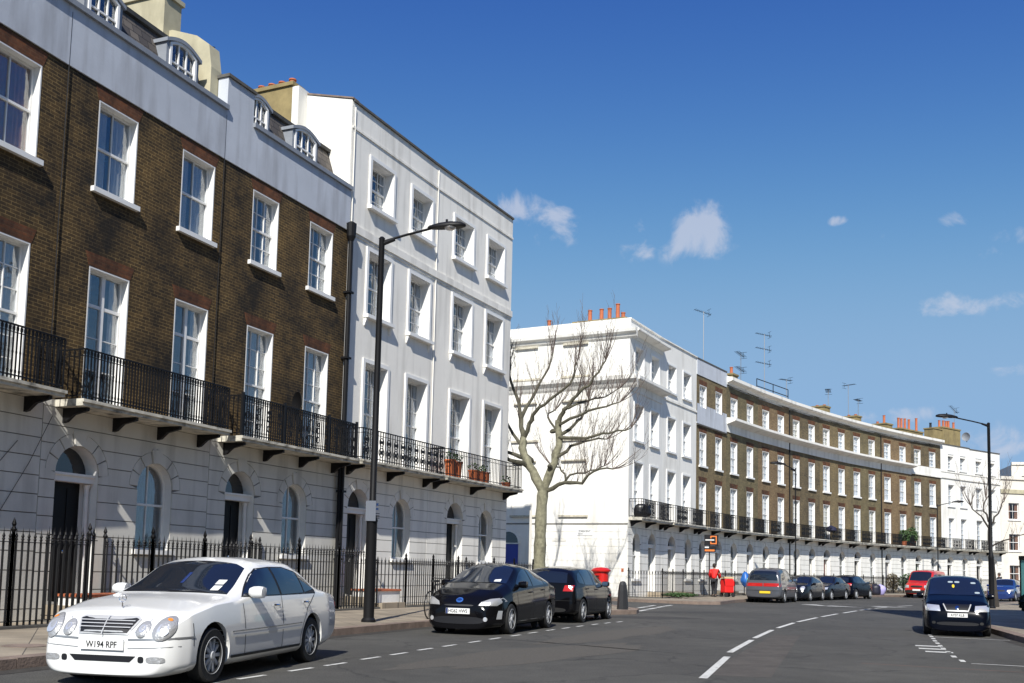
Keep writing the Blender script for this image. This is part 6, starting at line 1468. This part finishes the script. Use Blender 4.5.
# things on the balconies
def pot_at(label, h, x, y, z, r=.2, hh=.38, fol=0, m=None):
    q = local(h, x, y); t = thing('flower_pot', label, 'flower pot', (q[0], q[1], z), 0, 'flower pots on the last balcony')
    MB().lathe([(r*.7, 0), (r*.9, hh*.9), (r, hh*.9), (r, hh), (r*.85, hh), (r*.8, hh*.85), (0, hh*.85)], (0, 0, 0), 16).build('pot', m or M_pot, t, smooth=True)
    if fol: leaves(fol, (0, 0, hh+.12), (r*1.2, r*1.2, .16), int(x*10), .06).build('foliage', M_leaf, t)
M_potb = mat('bright_terracotta', (.58, .15, .045), .7)
pot_at('tall terracotta pot at the left end of the last balcony', hw2, .75, -.45, 4.5, .22, .62, 60, M_potb)
pot_at('tall terracotta pot second from the left on the last balcony', hw2, 1.25, -.45, 4.5, .2, .60, 60, M_potb)
for x, lab in ((2.5, 'low terracotta pot between the windows of the last balcony'), (3.0, 'terracotta pot just before the right window of the last balcony'), (3.4, 'terracotta pot under the right window of the last balcony'), (5.2, 'small terracotta pot at the right end of the last balcony')):
    pot_at(lab, hw2, x, -.42, 4.5, .2, .42 if x < 5 else .2, 40, M_potb)
q = local(hf1, 1.1, -.35); t = tag(link('refuse_bag', lump('bag', .5, .28, .36, (0, 0, .34), mat('black_plastic', (.006, .006, .007), .35), 12), None, (q[0], q[1], 4.05)), 'black refuse bag on the balcony of the white corner house', 'bag')
q = local(FH[4][0], .9, -.45); t = thing('parasol', 'folded dark parasol on the brick house balcony above the dark hatchback', 'parasol', (q[0], q[1], 4.05))
MB().tube([(0, 0, 0), (0, 0, 1.3)], .02, 6).build('pole', M_iron, t); MB().lathe([(.10, .6), (.42, .72), (.36, .95), (.0, 1.12)], (0, 0, 0), 10).build('canopy', mat('dark_blue_canvas', (.01, .012, .04), .8), t)
q = local(h2, 3.1, -.35); t = thing('satellite_dish', 'small black dish on the balcony of the second brick house', 'satellite dish', (q[0], q[1], 4.5), -.9)
MB().tube([(0, 0, 0), (0, 0, 1.15)], .025, 6).build('pole', M_iron, t); MB().lathe([(.0, .06), (.18, .03), (.30, -.04), (.29, -.05), (.17, .01), (0, .04)], (0, 0, 1.25), 20, 'y').build('dish', M_iron, t, smooth=True)
t = thing('satellite_dish', 'grey satellite dish on the big chimney stack at the far end', 'satellite dish', (*local(hh2, 1.9, 1.4), 14.3), -.9)
MB().lathe([(.0, .10), (.25, .06), (.42, -.05), (.41, -.07), (.24, .03), (0, .07)], (0, 0, .5), 20, 'y').build('dish', M_lead, t, smooth=True); MB().tube([(0, .1, .0), (0, .1, .5)], .03, 6).build('bracket', M_iron, t)

# ------------------------------------------------------------------ aerials and the roof guard rail
def aerial(label, h, x, y, z0, z1, arms=1, rot=.4, tilt=0):
    q = local(h, x, y); t = thing('tv_aerial', label, 'aerial', (q[0], q[1], 0), rot, 'aerials on the roofs')
    MB().tube([(0, 0, z0), (0, 0, z1)], .028, 6).build('mast', M_steel, t)
    for k in range(arms):
        z = z1-.06-k*((z1-z0)*.55/max(arms, 1)); a = MB().tube([(-.7, 0, z+tilt), (.55, 0, z-tilt)], .018, 5)
        for i in range(9): xx = -.65+i*.14; zz = z-tilt*(xx/.6); a.tube([(xx, -.22, zz), (xx, .22, zz)], .010, 4)
        a.tube([(.4, -.28, z-.22), (.4, .28, z-.22)], .012, 4).tube([(.4, -.28, z+.22), (.4, .28, z+.22)], .012, 4).tube([(.4, 0, z-.22), (.4, 0, z+.22)], .012, 4); a.build('antenna', M_iron, t)
aerial('tallest single armed aerial mast above the left end of the far brick houses', FH[1][0], 3.6, 3.2, 13, 19.1, 1, .3, .12)
aerial('two armed aerial between the tall single mast and the roof guard rail', FH[2][0], 4.2, 3.2, 13.3, 17.3, 2, .9, .1)
aerial('tall aerial mast with several arms behind the roof guard rail', FH[3][0], 1.45, 2.6, 13.3, 19.2, 3, .2, .08)
aerial('small aerial right of the roof guard rail', FH[4][0], .6, 3.0, 13.3, 16.55, 1, .5)
aerial('aerial above the chimney in the middle of the far terrace', FH[5][0], 2.2, 3.0, 13.4, 16.7, 1, 1.2, .05)
aerial('bare aerial mast right of the middle chimney', FH[6][0], .25, 3.0, 13.3, 17.7, 1, 2.2)
aerial('small aerial on the stack left of the four red pots', FH[6][0], 1.9, 3.0, 13.4, 16.6, 1, .9)
aerial('tilted aerial above the big stack at the far end', hh2, 2.6, 3.0, 13.2, 17.7, 1, .6, .3)
aerial('aerial between the two chimney stacks of the near brick houses', h2, 1.15, 1.9, 13.2, 15.05, 1, -1.1, .25)
aerial('aerial at the left end of the white corner house roof', hf1, .6, 8.6, 13.5, 15.8, 1, 1., .1)
q = local(FH[1][0], 0, 0); t = thing('roof_guard_rail', 'black guard rail on the roof edge of the far brick houses', 'guard rail', (FH[2][0].location.x, FH[2][0].location.y, 0), FH[2][0].rotation_euler.z)
g_ = MB()
for z in (14.35, 14.85): g_.tube([(1.8, .9, z), (6.9, .75, z)], .03, 6)
for x in (1.8, 4.4, 6.9): g_.tube([(x, .9-.03*(x-1.8), 13.6), (x, .9-.03*(x-1.8), 14.85)], .03, 6)
g_.build('rail', M_iron, t)
# brick block added outside the frame on the right to shade the right-hand pavement
t = thing('shade_block', 'unseen brick block added at the right to shade the right pavement', 'building', (12.95, -24, 0), 0)
MB().box(0, 14, 0, 47.5, 0, 17.5).build('wall', M_brickF, t); MB().box(-.12, 14.12, -.12, 47.62, 17.5, 17.8).build('parapet', M_stuc, t)
for k in range(12):
    for z in (1.4, 5.0, 8.6, 12.2): MB().box(-.02, .05, 1.5+k*3.8, 2.8+k*3.8, z, z+1.9).build('window', M_carglass, t)
